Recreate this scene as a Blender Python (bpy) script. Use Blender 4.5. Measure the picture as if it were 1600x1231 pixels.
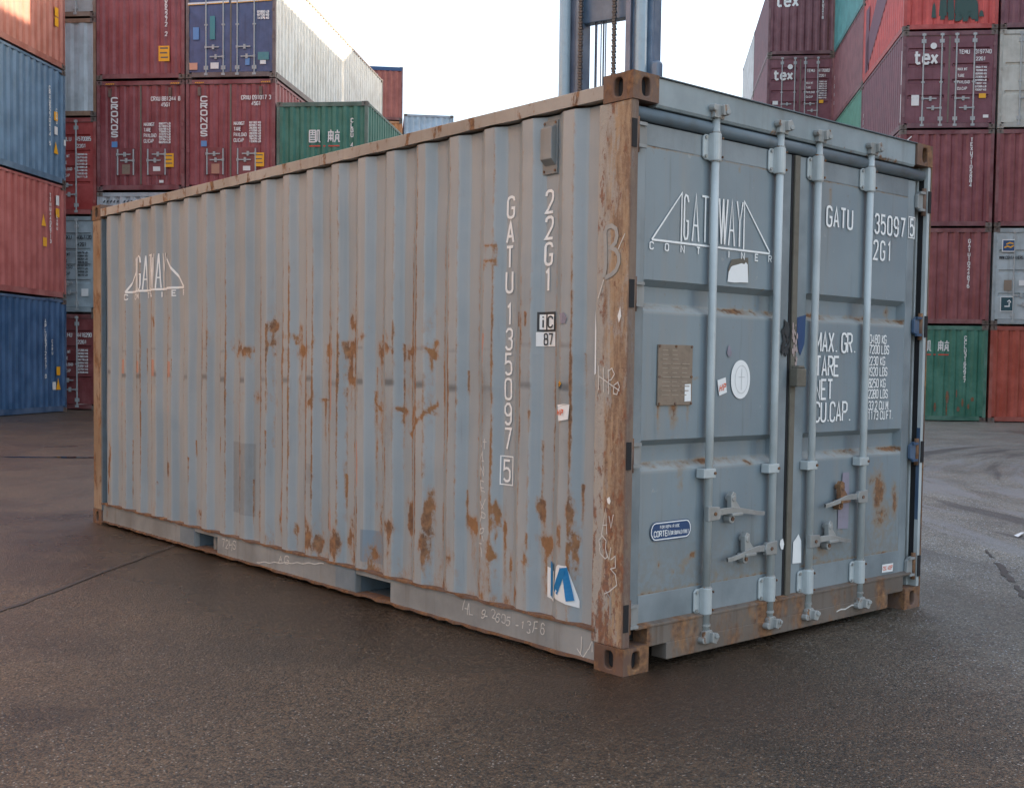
import bpy, math, random
import numpy as np
from mathutils import Matrix, Vector
random.seed(7)
R = math.radians
sc = bpy.context.scene
for o in list(bpy.data.objects):
    bpy.data.objects.remove(o)
COL = sc.collection

# ------------------------------------------------------------------ camera
CAM = (-3.60172524, -3.41495280, 1.33824829)
yaw, pitch, roll, fpx = -0.712208471, -0.0466909829, -0.0132572937, 1802.5721
cam_d = bpy.data.cameras.new('camera')
cam = bpy.data.objects.new('camera', cam_d); COL.objects.link(cam)
Rm = Matrix.Rotation(yaw, 3, 'Z') @ Matrix.Rotation(pitch, 3, 'X') @ Matrix.Rotation(roll, 3, 'Y')
rgt, fwd, upv = Rm.col[0], Rm.col[1], Rm.col[2]
M = Matrix((rgt, upv, -fwd)).transposed().to_4x4(); M.translation = Vector(CAM)
cam.matrix_world = M
cam_d.sensor_width = 36; cam_d.lens = fpx / 1600 * 36
cam_d.shift_y = 40.689 / 1600
cam_d.clip_start = .05; cam_d.clip_end = 6000
sc.camera = cam

# ------------------------------------------------------------------ light
SUN_EL = R(14.2); SUN_AZ = R(110.9)          # azimuth clockwise from +Y
W = bpy.data.worlds.new('World'); sc.world = W; W.use_nodes = True
nt = W.node_tree; bg = nt.nodes['Background']
sky = nt.nodes.new('ShaderNodeTexSky'); sky.sky_type = 'NISHITA'; sky.sun_disc = False
sky.sun_elevation = SUN_EL; sky.sun_rotation = SUN_AZ
sky.air_density = 1.0; sky.dust_density = 3.0; sky.ozone_density = 1.0
# a thin even veil of high cloud whitens the whole sky
veil = nt.nodes.new('ShaderNodeMix'); veil.data_type = 'RGBA'; veil.inputs[0].default_value = .28
nt.links.new(sky.outputs[0], veil.inputs[6]); veil.inputs[7].default_value = (4.9, 5.5, 6.3, 1)
nt.links.new(veil.outputs[2], bg.inputs[0]); bg.inputs[1].default_value = .15
sd = bpy.data.lights.new('sun', 'SUN'); sd.energy = 5.0; sd.angle = R(.5); sd.color = (1, .78, .55)
so = bpy.data.objects.new('sun', sd); COL.objects.link(so)
sv = Vector((math.sin(SUN_AZ)*math.cos(SUN_EL), math.cos(SUN_AZ)*math.cos(SUN_EL), math.sin(SUN_EL)))
so.rotation_euler = (-sv).to_track_quat('-Z', 'Y').to_euler(); so.location = sv*60

sc.view_settings.view_transform = 'Standard'; sc.view_settings.look = 'None'
sc.view_settings.exposure = 1.6; sc.view_settings.gamma = 1.0; sc.view_settings.use_curve_mapping = False
sc.render.engine = 'CYCLES'
sc.cycles.diffuse_bounces = 5; sc.cycles.max_bounces = 8

# ------------------------------------------------------------------ mesh helpers
class MB:
    def __init__(s): s.v = []; s.f = []
    def add(s, vs, fs):
        b = len(s.v); s.v += [tuple(map(float, p)) for p in vs]; s.f += [tuple(i+b for i in q) for q in fs]; return s
    def box(s, x0, x1, y0, y1, z0, z1):
        vs = [(x, y, z) for x in (x0, x1) for y in (y0, y1) for z in (z0, z1)]
        return s.add(vs, [(0,1,3,2),(4,6,7,5),(0,4,5,1),(2,3,7,6),(0,2,6,4),(1,5,7,3)])
    def quad(s, a, b, c, d): return s.add([a,b,c,d], [(0,1,2,3)])
    def tube(s, p0, p1, r, n=14, r1=None, cap=True):
        p0 = Vector(p0); p1 = Vector(p1); d = (p1-p0).normalized()
        a = d.orthogonal().normalized(); b = d.cross(a); r1 = r if r1 is None else r1
        vs = []
        for p, rr in ((p0, r), (p1, r1)):
            for i in range(n):
                t = 2*math.pi*i/n; vs.append(p + a*math.cos(t)*rr + b*math.sin(t)*rr)
        fs = [(i, (i+1) % n, n+(i+1) % n, n+i) for i in range(n)]
        if cap: fs += [tuple(range(n))[::-1], tuple(range(n, 2*n))]
        return s.add(vs, fs)
    def path(s, pts, r, n=8):
        for a, b in zip(pts[:-1], pts[1:]): s.tube(a, b, r, n)
        return s
    def prism(s, prof, fn0, fn1, caps=True):          # prof: 2d points, fn maps (a,b) to 3d at each end
        n = len(prof); vs = [fn0(*p) for p in prof] + [fn1(*p) for p in prof]
        fs = [(i, (i+1) % n, n+(i+1) % n, n+i) for i in range(n)]
        if caps: fs += [tuple(range(n))[::-1], tuple(range(n, 2*n))]
        return s.add(vs, fs)
    def strip(s, rows):                               # rows of equal length -> grid
        m = len(rows[0]); vs = [p for r in rows for p in r]
        fs = [(i*m+j, i*m+j+1, (i+1)*m+j+1, (i+1)*m+j) for i in range(len(rows)-1) for j in range(m-1)]
        return s.add(vs, fs)
    def plate(s, o, e1, e2, n_in, hc=(.5,.5), hw=.026, hh=.04, dep=.03, N=20):   # plate with an oval hole
        o = Vector(o); e1 = Vector(e1); e2 = Vector(e2); n_in = Vector(n_in); L1 = e1.length; L2 = e2.length
        u1 = e1/L1; u2 = e2/L2; cx, cy = hc[0]*L1, hc[1]*L2
        ang = [2*math.pi*i/N for i in range(N)] + [math.atan2(y-cy, x-cx) % (2*math.pi) for x in (0, L1) for y in (0, L2)]
        ang = sorted(ang); ou = []; inn = []; inb = []
        for t in ang:
            c, q = math.cos(t), math.sin(t); k = 1e9
            if c > 1e-9: k = min(k, (L1-cx)/c)
            if c < -1e-9: k = min(k, -cx/c)
            if q > 1e-9: k = min(k, (L2-cy)/q)
            if q < -1e-9: k = min(k, -cy/q)
            ou.append(o+u1*(cx+c*k)+u2*(cy+q*k))
            e = 2.0/3.2
            px = hw*abs(c)**e*(1 if c >= 0 else -1); py = hh*abs(q)**e*(1 if q >= 0 else -1)
            p = o+u1*(cx+px)+u2*(cy+py); inn.append(p); inb.append(p+n_in*dep)
        n = len(ang)
        fs = [(i, (i+1) % n, n+(i+1) % n, n+i) for i in range(n)] + [(n+i, n+(i+1) % n, 2*n+(i+1) % n, 2*n+i) for i in range(n)]
        return s.add(ou+inn+inb, fs)
    def casting(s, c, sg, dims=(.162, .178, .118)):
        c = Vector(c); ax = [Vector((-sg[0]*dims[0],0,0)), Vector((0,-sg[1]*dims[1],0)), Vector((0,0,-sg[2]*dims[2]))]
        nin = [a.normalized() for a in ax]
        s.plate(c, ax[1], ax[2], nin[0]); s.plate(c, ax[0], ax[2], nin[1]); s.plate(c, ax[0], ax[1], nin[2], hw=.03, hh=.055)
        for i, j, k in ((0,1,2),(1,0,2),(2,0,1)):
            o = c+ax[i]; s.quad(o, o+ax[j], o+ax[j]+ax[k], o+ax[k])
        return s
    def mesh(s, name):
        me = bpy.data.meshes.new(name); me.from_pydata(s.v, [], s.f); me.update(); return me
    def build(s, name, mat, parent=None, bevel=0, smooth=False, off=None, label=None, seg=2):
        return link(name, s.mesh(name), mat, parent, bevel, smooth, off, label, seg)
def link(name, me, mat, parent=None, bevel=0, smooth=False, off=None, label=None, seg=2):
    o = bpy.data.objects.new(name, me); COL.objects.link(o)
    if mat is not None and not me.materials: me.materials.append(mat)
    if parent is not None:
        o.parent = parent
        if off is not None: o.location = off
    if smooth: me.polygons.foreach_set('use_smooth', [True]*len(me.polygons))
    if bevel:
        m = o.modifiers.new('bevel', 'BEVEL'); m.width = bevel; m.segments = seg; m.limit_method = 'ANGLE'; m.angle_limit = R(40)
    if label: o['label'] = label
    return o
def tag(o, label=None, cat=None, group=None, kind=None):
    if label: o['label'] = label
    if cat: o['category'] = cat
    if group: o['group'] = group
    if kind: o['kind'] = kind
    return o
def empty(name, loc, rz=0):
    o = bpy.data.objects.new(name, None); COL.objects.link(o); o.location = loc; o.rotation_euler = (0, 0, rz)
    o.empty_display_size = .3; return o
def weld_normals(o):
    pass

# value noise for vertex masks
def vnoise(x, y, seed):
    def h(i, j):
        n = np.sin(i*127.1+j*311.7+seed*74.7)*43758.5453; return n-np.floor(n)
    xi, yi = np.floor(x), np.floor(y); fx, fy = x-xi, y-yi; fx = fx*fx*(3-2*fx); fy = fy*fy*(3-2*fy)
    return (h(xi,yi)*(1-fx)+h(xi+1,yi)*fx)*(1-fy)+(h(xi,yi+1)*(1-fx)+h(xi+1,yi+1)*fx)*fy
def fnoise(x, y, seed, oct=4):
    t = 0; a = .5; s = 0
    for k in range(oct): t = t+a*vnoise(x*2**k, y*2**k, seed+k*9.3); s += a; a *= .55
    return t/s

# ------------------------------------------------------------------ materials
def mat_new(name):
    m = bpy.data.materials.new(name); m.use_nodes = True; t = m.node_tree; return m, t, t.nodes['Principled BSDF']
class G:
    def __init__(s, t): s.t = t
    def n(s, typ, **kw):
        nd = s.t.nodes.new(typ)
        for k, v in kw.items():
            if k.startswith('_'): setattr(nd, k[1:], v)
            else: s.set(nd.inputs[k.replace('__', ' ')], v)
        return nd
    def set(s, inp, v):
        if isinstance(v, bpy.types.NodeSocket): s.t.links.new(v, inp)
        else: inp.default_value = v
    def noise(s, vec, scale, detail=4, rough=.55, out=0):
        nd = s.n('ShaderNodeTexNoise', Scale=scale, Detail=detail, Roughness=rough); s.set(nd.inputs['Vector'], vec); return nd.outputs[out]
    def map(s, vec, sc, loc=(0,0,0), rot=(0,0,0)):
        nd = s.n('ShaderNodeMapping'); s.set(nd.inputs['Vector'], vec); nd.inputs['Scale'].default_value = sc; nd.inputs['Location'].default_value = loc; nd.inputs['Rotation'].default_value = rot; return nd.outputs[0]
    def rng(s, v, a, b, c=0., d=1.):
        nd = s.n('ShaderNodeMapRange'); nd.interpolation_type = 'SMOOTHSTEP'
        for i, q in enumerate((v, a, b, c, d)): s.set(nd.inputs[i], q)
        return nd.outputs[0]
    def mix(s, f, a, b, mode='MIX'):
        nd = s.t.nodes.new('ShaderNodeMix'); nd.data_type = 'RGBA'; nd.blend_type = mode
        s.set(nd.inputs[0], f)
        for i, q in ((6, a), (7, b)):
            if isinstance(q, tuple) and len(q) == 3: q = (*q, 1)
            s.set(nd.inputs[i], q)
        return nd.outputs[2]
    def m(s, op, a, b=0., clamp=False):
        nd = s.t.nodes.new('ShaderNodeMath'); nd.operation = op; nd.use_clamp = clamp; s.set(nd.inputs[0], a); s.set(nd.inputs[1], b); return nd.outputs[0]
    def xyz(s, v):
        nd = s.n('ShaderNodeSeparateXYZ'); s.set(nd.inputs[0], v); return nd.outputs
    def bump(s, h, st, dist=.002):
        nd = s.n('ShaderNodeBump', Strength=st, Distance=dist); s.set(nd.inputs['Height'], h); return nd.outputs[0]
    def obj(s): return s.n('ShaderNodeTexCoord').outputs['Object']
    def rustcol(s, vec, sc=30):
        a = s.noise(vec, sc, 6, .65)
        c = s.mix(s.rng(a, .3, .7), (.105, .052, .030), (.29, .145, .066))
        b = s.noise(vec, sc*.3, 3)
        return s.mix(s.rng(b, .55, .75, 0, .6), c, (.42, .235, .105))
def scol(c, k): return tuple(min(1, x*k) for x in c)

def steel(name, base=None, rust=.5, rough=.5, streak=.5, info=False, rscale=5., zrust=None, dust=.15, metallic=0, lite=.16, soft=.07):
    """painted steel with patchy paint, run-off streaks and rust. rust 0..1"""
    m, t, p = mat_new(name); g = G(t)
    v = g.obj()
    oi = g.n('ShaderNodeObjectInfo')
    vadd = g.n('ShaderNodeVectorMath', _operation='ADD'); g.set(vadd.inputs[0], v)
    comb = g.n('ShaderNodeCombineXYZ'); rr = g.m('MULTIPLY', oi.outputs['Random'], 37.); g.set(comb.inputs[0], rr); g.set(comb.inputs[1], rr); 
    g.set(vadd.inputs[1], comb.outputs[0]); v2 = vadd.outputs[0]
    col = oi.outputs['Color'] if info else (*base, 1)
    n1 = g.noise(v2, 2.2, 5, .6); n2 = g.noise(g.map(v2, (9, 9, .55)), 1.5, 4, .6)
    dark = g.mix(1., col, (.72, .70, .68), 'MULTIPLY'); lite = g.mix(lite, col, (.5, .48, .44))
    c = g.mix(g.rng(n1, .3, .7), dark, lite)
    c = g.mix(g.rng(n2, .52, .78, 0, streak), c, g.mix(1., col, (.55, .47, .40), 'MULTIPLY'))
    n4 = g.noise(g.map(v2, (14, 14, 1.1)), 1.6, 3)
    c = g.mix(g.rng(n4, .6, .8, 0, dust), c, (.36, .33, .28))
    rn = g.noise(g.map(v2, (1, 1, .45)), rscale, 9, .68)
    th = .80-.42*rust
    mask = g.rng(rn, th, th+soft)
    if zrust:                                          # more rust near a height
        z = g.xyz(v)[2]; e = g.rng(z, zrust[0], zrust[1])
        mask = g.rng(g.m('ADD', rn, g.m('MULTIPLY', e, zrust[2])), th, th+.07)
    c = g.mix(mask, c, g.rustcol(v2))
    g.set(p.inputs['Base Color'], c)
    g.set(p.inputs['Roughness'], g.m('ADD', g.rng(mask, 0, 1, rough, .85), g.rng(n1, .3, .8, -.06, .10)))
    p.inputs['Metallic'].default_value = metallic
    g.set(p.inputs['Normal'], g.bump(g.m('ADD', g.noise(v2, 55, 3), g.m('MULTIPLY', mask, .8)), .25, .003))
    return m
def flat(name, c, rough=.55, dirt=.25, sc=14.):
    m, t, p = mat_new(name); g = G(t); v = g.obj()
    n = g.noise(v, sc, 6, .65)
    g.set(p.inputs['Base Color'], g.mix(g.rng(n, .42, .75, 0, dirt), c, (c[0]*.45+.04, c[1]*.42+.035, c[2]*.38+.03)))
    p.inputs['Roughness'].default_value = rough
    return m

GREY = (.205, .262, .305)
mat_grey = steel('grey_container_paint', GREY, .10, .48, .30, dust=.12)
mat_door = steel('grey_door_paint', (.205, .255, .285), .12, .46, .25, dust=.10)
mat_rail = steel('weathered_grey_rail', (.29, .305, .305), .42, .55, .6, rscale=6, soft=.14)
mat_toprail = steel('rusty_top_rail', (.40, .36, .32), .62, .6, .5, rscale=7)
def post_material():
    m, t, p = mat_new('rusty_corner_post'); g = G(t); v = g.obj()
    a1 = g.noise(g.map(v, (1, 1, .13)), 15, 8, .72); a2 = g.noise(v, 34, 8, .78); a3 = g.noise(g.map(v, (1, 1, .5)), 15, 9, .76); a4 = g.noise(g.map(v, (1, 1, .16)), 14, 7, .72)
    q_ = g.xyz(v); z = q_[2]; y = q_[1]
    c = g.mix(g.rng(a1, .40, .60), (.225, .140, .092), (.40, .275, .170))
    c = g.mix(g.rng(a2, .45, .62, 0, .3), c, (.48, .36, .25))
    edge = g.rng(g.m('ADD', y, g.m('MULTIPLY', g.m('SUBTRACT', a4, .5), .22)), .115, .155)       # worn paint left along the panel side
    c = g.mix(g.m('MULTIPLY', edge, .85), c, (.40, .375, .335))
    patch = g.rng(g.m('ADD', g.m('MULTIPLY', a4, .55), g.m('MULTIPLY', a3, .45)), .515, .56)
    c = g.mix(g.m('MULTIPLY', patch, .8), c, (.36, .33, .295))
    red = g.rng(g.m('ADD', a3, g.m('MULTIPLY', g.rng(z, 1.5, .1), .09)), .55, .62)
    c = g.mix(g.m('MULTIPLY', red, .85), c, g.mix(g.rng(a2, .4, .6), (.27, .105, .05), (.15, .07, .045)))
    c = g.mix(g.rng(a2, .40, .33, 0, .75), c, (.095, .06, .045))
    front = g.rng(g.m('ADD', y, g.m('MULTIPLY', g.m('SUBTRACT', a3, .5), .05)), .022, .010)
    c = g.mix(g.m('MULTIPLY', front, .7), c, (.14, .10, .085))
    g.set(p.inputs['Base Color'], c); p.inputs['Roughness'].default_value = .78
    g.set(p.inputs['Normal'], g.bump(g.m('ADD', a3, a2), .6, .006)); return m
mat_post = post_material()
mat_postfar = steel('orange_rusty_post', (.36, .25, .16), .74, .7, .5, rscale=9, soft=.16)
mat_cast = steel('rusted_cast_steel', (.17, .095, .065), .84, .75, .5, rscale=12, soft=.12, lite=.06, dust=.08)
mat_sill = steel('rusty_door_sill', (.165, .135, .112), .80, .62, .95, rscale=5.5, soft=.18, lite=.05, dust=.10)
mat_bar = steel('pale_blue_grey_bar', (.50, .555, .565), .24, .40, .4, rscale=8)
mat_keep = steel('greasy_rusty_keeper', (.34, .35, .34), .58, .5, .5, rscale=22)
mat_cam = steel('galvanised_fitting', (.37, .385, .38), .38, .5, .4, rscale=26, metallic=.35)
mat_blue = steel('blue_post_paint', (.018, .075, .17), .22, .5, .3)
mat_gasket = flat('brown_rubber_gasket', (.145, .13, .102), .7, .7)
mat_black = flat('black_void', (.012, .012, .014), .8, .1)
mat_seal = flat('dark_blue_grey_seal', (.125, .16, .185), .5, .65, 9)
mat_white = flat('white_stencil_paint', (.86, .86, .84), .55, .10, 30)
mat_chalk = flat('chalk_marks', (.66, .64, .60), .9, .55, 60)
mat_paper = flat('white_sticker', (.82, .83, .82), .5, .08)
mat_orange = flat('orange_ink', (.75, .13, .035), .6, .1)
mat_dblue = flat('dark_blue_sticker', (.018, .06, .16), .4, .1)
mat_cyan = flat('bright_blue_print', (.012, .19, .44), .5, .15)
mat_yellow = flat('yellow_sticker', (.78, .38, .015), .5, .2)
mat_darkink = flat('dark_print', (.03, .035, .04), .6, .1)
mat_plate = flat('tarnished_data_plate', (.23, .175, .13), .5, .6, 25)
mat_greyspray = flat('grey_spray_paint', (.36, .36, .345), .6, .3)
mat_purple = flat('mauve_sticker_residue', (.27, .25, .31), .6, .4)
mat_redprint = flat('red_print', (.5, .05, .03), .5, .1)
mat_bwhite = flat('white_background_print', (.70, .70, .68), .6, .25, 9)
mat_bblue = flat('blue_background_print', (.10, .25, .50), .5, .1)
mat_info = steel('container_paint', rust=.16, rough=.50, streak=.55, info=True, rscale=3., dust=.07, lite=.07)
mat_binfo = steel('container_frame_paint', rust=.34, rough=.6, streak=.5, info=True, rscale=4., dust=.10)
mat_bar_bg = flat('grey_locking_bar', (.36, .38, .38), .5, .4)

def side_material():
    m, t, p = mat_new('weathered_grey_corrugated_side'); g = G(t); v = g.obj()
    a = lambda nm: g.n('ShaderNodeAttribute', _attribute_name=nm).outputs['Fac']
    n1 = g.noise(v, 1.6, 5, .6); n2 = g.noise(g.map(v, (7, 7, .5)), 1.6, 5, .6)
    n3 = g.noise(g.map(v, (1.25, 1.25, .7)), 24, 9, .76); n4 = g.noise(g.map(v, (30, 30, 2.5)), 1.4, 4)
    c = g.mix(g.rng(n1, .3, .7), (.248, .300, .330), (.305, .348, .370))
    c = g.mix(g.rng(n2, .48, .75, 0, .4), c, (.35, .36, .355))
    c = g.mix(g.rng(n4, .6, .8, 0, .22), c, (.14, .12, .105))
    c = g.mix(g.m('MULTIPLY', a('warm_light'), g.rng(n2, .30, .62, .30, .68)), c, (.425, .412, .388))  # tan mixed in on the rib flats in place of warm bounce
    d = g.rng(g.m('ADD', a('dark'), g.m('MULTIPLY', g.m('SUBTRACT', n3, .5), .5)), .1, .9)
    c = g.mix(g.m('MULTIPLY', d, .75), c, (.095, .105, .11))
    b = g.rng(g.m('ADD', a('fresh'), g.m('MULTIPLY', g.m('SUBTRACT', n3, .5), .3)), .2, .8)
    c = g.mix(g.m('MULTIPLY', b, .7), c, (.15, .22, .285))
    pr = g.rng(g.m('ADD', a('primer'), g.m('MULTIPLY', g.m('SUBTRACT', n3, .5), .7)), .40, .55)
    c = g.mix(g.m('MULTIPLY', pr, .85), c, (.50, .24, .17))
    rm = g.m('ADD', a('rust'), g.m('MULTIPLY', g.m('SUBTRACT', n3, .52), 1.7))
    stain = g.rng(rm, .12, .6, 0, .55); core = g.rng(rm, .42, .68)
    c = g.mix(stain, c, (.34, .20, .105)); c = g.mix(g.m('MULTIPLY', core, .92), c, g.mix(g.rng(n1, .4, .6, 0, .7), g.rustcol(v, 28), (.32, .150, .052)))
    g.set(p.inputs['Base Color'], c)
    g.set(p.inputs['Roughness'], g.m('ADD', g.rng(core, 0, 1, .38, .85), g.rng(n1, .3, .8, -.05, .1)))
    g.set(p.inputs['Normal'], g.bump(g.m('ADD', g.noise(v, 40, 4), g.m('MULTIPLY', core, -1.)), .22, .003))
    return m
mat_side = side_material()

def door_material():
    m, t, p = mat_new('weathered_grey_door'); g = G(t); v = g.obj()
    a = lambda nm: g.n('ShaderNodeAttribute', _attribute_name=nm).outputs['Fac']
    n1 = g.noise(v, 1.5, 5, .6); n2 = g.noise(g.map(v, (8, 8, .5)), 1.6, 5, .6); n3 = g.noise(v, 30, 7, .7)
    c = g.mix(g.rng(n1, .3, .7), (.190, .236, .262), (.222, .270, .294))
    c = g.mix(g.rng(n2, .46, .74, 0, .5), c, (.245, .250, .240))
    n5 = g.noise(g.map(v, (16, 16, .9)), 1.4, 5, .65); c = g.mix(g.rng(n5, .56, .76, 0, .45), c, (.115, .125, .125))
    c = g.mix(g.m('MULTIPLY', g.rng(g.xyz(v)[2], .75, .22), g.rng(n3, .35, .6, .1, .6)), c, (.20, .165, .125))
    c = g.mix(g.rng(n3, .64, .72, 0, .45), c, (.12, .115, .10))
    n6 = g.noise(v, 11, 8, .75); c = g.mix(g.rng(n6, .66, .69, 0, .8), c, (.30, .33, .335)); c = g.mix(g.rng(n6, .71, .73), c, (.21, .11, .055))
    c = g.mix(g.m('MULTIPLY', a('dust'), .8), c, (.43, .43, .405))
    rm = g.m('ADD', a('rust'), g.m('MULTIPLY', g.m('SUBTRACT', n3, .5), 1.25))
    c = g.mix(g.rng(rm, .1, .6, 0, .6), c, (.27, .19, .115)); core = g.rng(rm, .46, .78)
    c = g.mix(core, c, g.rustcol(v, 35))
    g.set(p.inputs['Base Color'], c)
    g.set(p.inputs['Roughness'], g.m('ADD', g.rng(core, 0, 1, .42, .85), g.rng(n1, .3, .8, -.05, .12)))
    g.set(p.inputs['Normal'], g.bump(g.m('ADD', g.noise(v, 6, 3), g.m('MULTIPLY', g.noise(v, 60, 3), .15)), .22, .006))
    return m
mat_doorp = door_material()

def asphalt():
    m, t, p = mat_new('damp_asphalt'); g = G(t); v = g.n('ShaderNodeTexCoord').outputs['Object']
    big = g.noise(v, .16, 5, .6); mid = g.noise(v, 1.1, 5, .65); fine = g.noise(v, 130, 3, .75)
    def vor(scale):
        nd = g.n('ShaderNodeTexVoronoi', Scale=scale, Randomness=1.); g.set(nd.inputs['Vector'], v)
        sp = g.n('ShaderNodeSeparateColor'); g.set(sp.inputs[0], nd.outputs['Color']); return nd.outputs['Distance'], sp.outputs
    d1, c1 = vor(100.); d2, c2 = vor(36.)
    c = g.mix(g.rng(mid, .3, .7), (.047, .0320, .0190), (.086, .0590, .0360))
    c = g.mix(g.rng(c1[0], .0, 1.), g.mix(1., c, (.38, .37, .36), 'MULTIPLY'), g.mix(1., c, (1.75, 1.68, 1.6), 'MULTIPLY'))
    c = g.mix(g.rng(fine, .50, .80, 0, .8), c, (.03, .027, .025))
    s1 = g.m('MULTIPLY', g.rng(c1[1], .72, .98), g.rng(d1, .25, .5, 1, 0)); s2 = g.m('MULTIPLY', g.rng(c2[1], .93, 1.), g.rng(d2, .10, .22, 1, 0))
    st = g.m('MAXIMUM', s1, s2)
    c = g.mix(g.m('MULTIPLY', st, .9), c, g.mix(c1[2], (.21, .155, .105), (.40, .355, .31)))
    # tyre tracks sweeping past the right-hand side
    wp = g.n('ShaderNodeVectorMath', _operation='ADD'); g.set(wp.inputs[0], v)
    wq = g.n('ShaderNodeVectorMath', _operation='SCALE'); g.set(wq.inputs[0], g.noise(v, .35, 2, .5, out=1)); wq.inputs['Scale'].default_value = .5; g.set(wp.inputs[1], wq.outputs[0])
    wx = g.xyz(wp.outputs[0]); ax_ = g.m('SUBTRACT', wx[0], 17.); ay_ = g.m('SUBTRACT', wx[1], -5.6)
    rad = g.m('SQRT', g.m('ADD', g.m('MULTIPLY', ax_, ax_), g.m('MULTIPLY', ay_, ay_))); an = g.m('ARCTAN2', ay_, ax_)
    cv = g.n('ShaderNodeCombineXYZ'); g.set(cv.inputs[0], g.m('MULTIPLY', rad, 1.7)); g.set(cv.inputs[1], g.m('MULTIPLY', an, 1.6))
    wv = g.noise(cv.outputs[0], 1., 4, .6)
    far = g.n('ShaderNodeVectorMath', _operation='DISTANCE'); g.set(far.inputs[0], v); far.inputs[1].default_value = (10.5, 3.5, 0)
    fm = g.rng(far.outputs['Value'], 5.5, 8.5, 1, 0)
    tr = g.m('MULTIPLY', g.rng(wv, .51, .58), fm)
    px = g.xyz(v); sky_sheen = g.rng(g.m('ADD', g.m('SUBTRACT', px[0], g.m('MULTIPLY', px[1], .35)), g.m('MULTIPLY', g.m('SUBTRACT', g.noise(v, .7, 5, .65), .5), 3.2)), .5, 3.4)  # blue-grey sky sheen painted as paler ground on the right
    c = g.mix(g.m('MULTIPLY', sky_sheen, .60), c, g.mix(1., c, (3.6, 5.1, 7.2), 'MULTIPLY'))
    dus = g.rng(g.m('ADD', g.m('ADD', g.m('MULTIPLY', px[0], -.8), g.m('MULTIPLY', px[1], .25)), g.m('MULTIPLY', g.m('SUBTRACT', mid, .5), 2.)), 1.2, 4.)  # mud dust and warm bounce light painted into the left-hand ground
    c = g.mix(g.m('MULTIPLY', dus, .6), c, g.mix(1., c, (1.75, 1.55, 1.4), 'MULTIPLY'))
    c = g.mix(g.m('MULTIPLY', tr, .75), c, (.24, .235, .235))
    dk = g.m('MULTIPLY', g.rng(wv, .47, .40), fm); c = g.mix(g.m('MULTIPLY', dk, .7), c, (.045, .038, .036))
    blot = g.noise(v, .55, 6, .68); c = g.mix(g.rng(blot, .55, .66, 0, .55), c, g.mix(1., c, (.55, .52, .50), 'MULTIPLY'))
    c = g.mix(g.rng(blot, .45, .36, 0, .35), c, g.mix(1., c, (1.5, 1.4, 1.35), 'MULTIPLY'))
    # rusty run-off round the near corner
    dn = g.n('ShaderNodeVectorMath', _operation='DISTANCE'); g.set(dn.inputs[0], v); dn.inputs[1].default_value = (-.05, -.25, 0)
    c = g.mix(g.m('MULTIPLY', g.rng(dn.outputs['Value'], .1, 1.1, 1, 0), g.rng(mid, .3, .6, .2, .6)), c, (.060, .034, .022))
    # damp and contact shade painted round the box: dark, smoother, with a ragged edge
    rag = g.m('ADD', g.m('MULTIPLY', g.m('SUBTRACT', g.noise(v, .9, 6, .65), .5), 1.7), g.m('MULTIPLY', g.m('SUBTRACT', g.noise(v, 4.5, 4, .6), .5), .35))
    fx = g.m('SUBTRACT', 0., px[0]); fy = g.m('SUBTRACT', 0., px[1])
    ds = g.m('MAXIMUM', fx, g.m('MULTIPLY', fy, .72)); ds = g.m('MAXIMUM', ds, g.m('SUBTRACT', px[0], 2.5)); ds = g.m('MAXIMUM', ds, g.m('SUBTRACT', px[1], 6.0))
    damp_shade = g.rng(g.m('ADD', ds, rag), 1.35, .35)
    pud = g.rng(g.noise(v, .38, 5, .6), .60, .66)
    damp_shade = g.m('MAXIMUM', damp_shade, g.m('MULTIPLY', pud, .8))
    c = g.mix(g.m('MULTIPLY', damp_shade, .62), c, g.mix(1., c, (.42, .38, .32), 'MULTIPLY'))
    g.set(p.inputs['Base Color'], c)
    wet = g.rng(g.m('ADD', big, g.m('MULTIPLY', g.m('SUBTRACT', mid, .5), .5)), .38, .62)
    rr = g.m('ADD', g.rng(wet, 0, 1, .36, .50), g.m('MULTIPLY', g.m('MAXIMUM', tr, sky_sheen), .08))
    g.set(p.inputs['Roughness'], g.m('SUBTRACT', rr, g.m('MULTIPLY', damp_shade, .13)))
    p.inputs['Specular IOR Level'].default_value = .5
    h = g.m('ADD', g.m('MULTIPLY', d1, -.8), g.m('ADD', g.m('MULTIPLY', fine, .5), g.m('MULTIPLY', c1[2], .5)))
    g.set(p.inputs['Normal'], g.bump(h, .8, .006))
    return m
mat_asphalt = asphalt()

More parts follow.
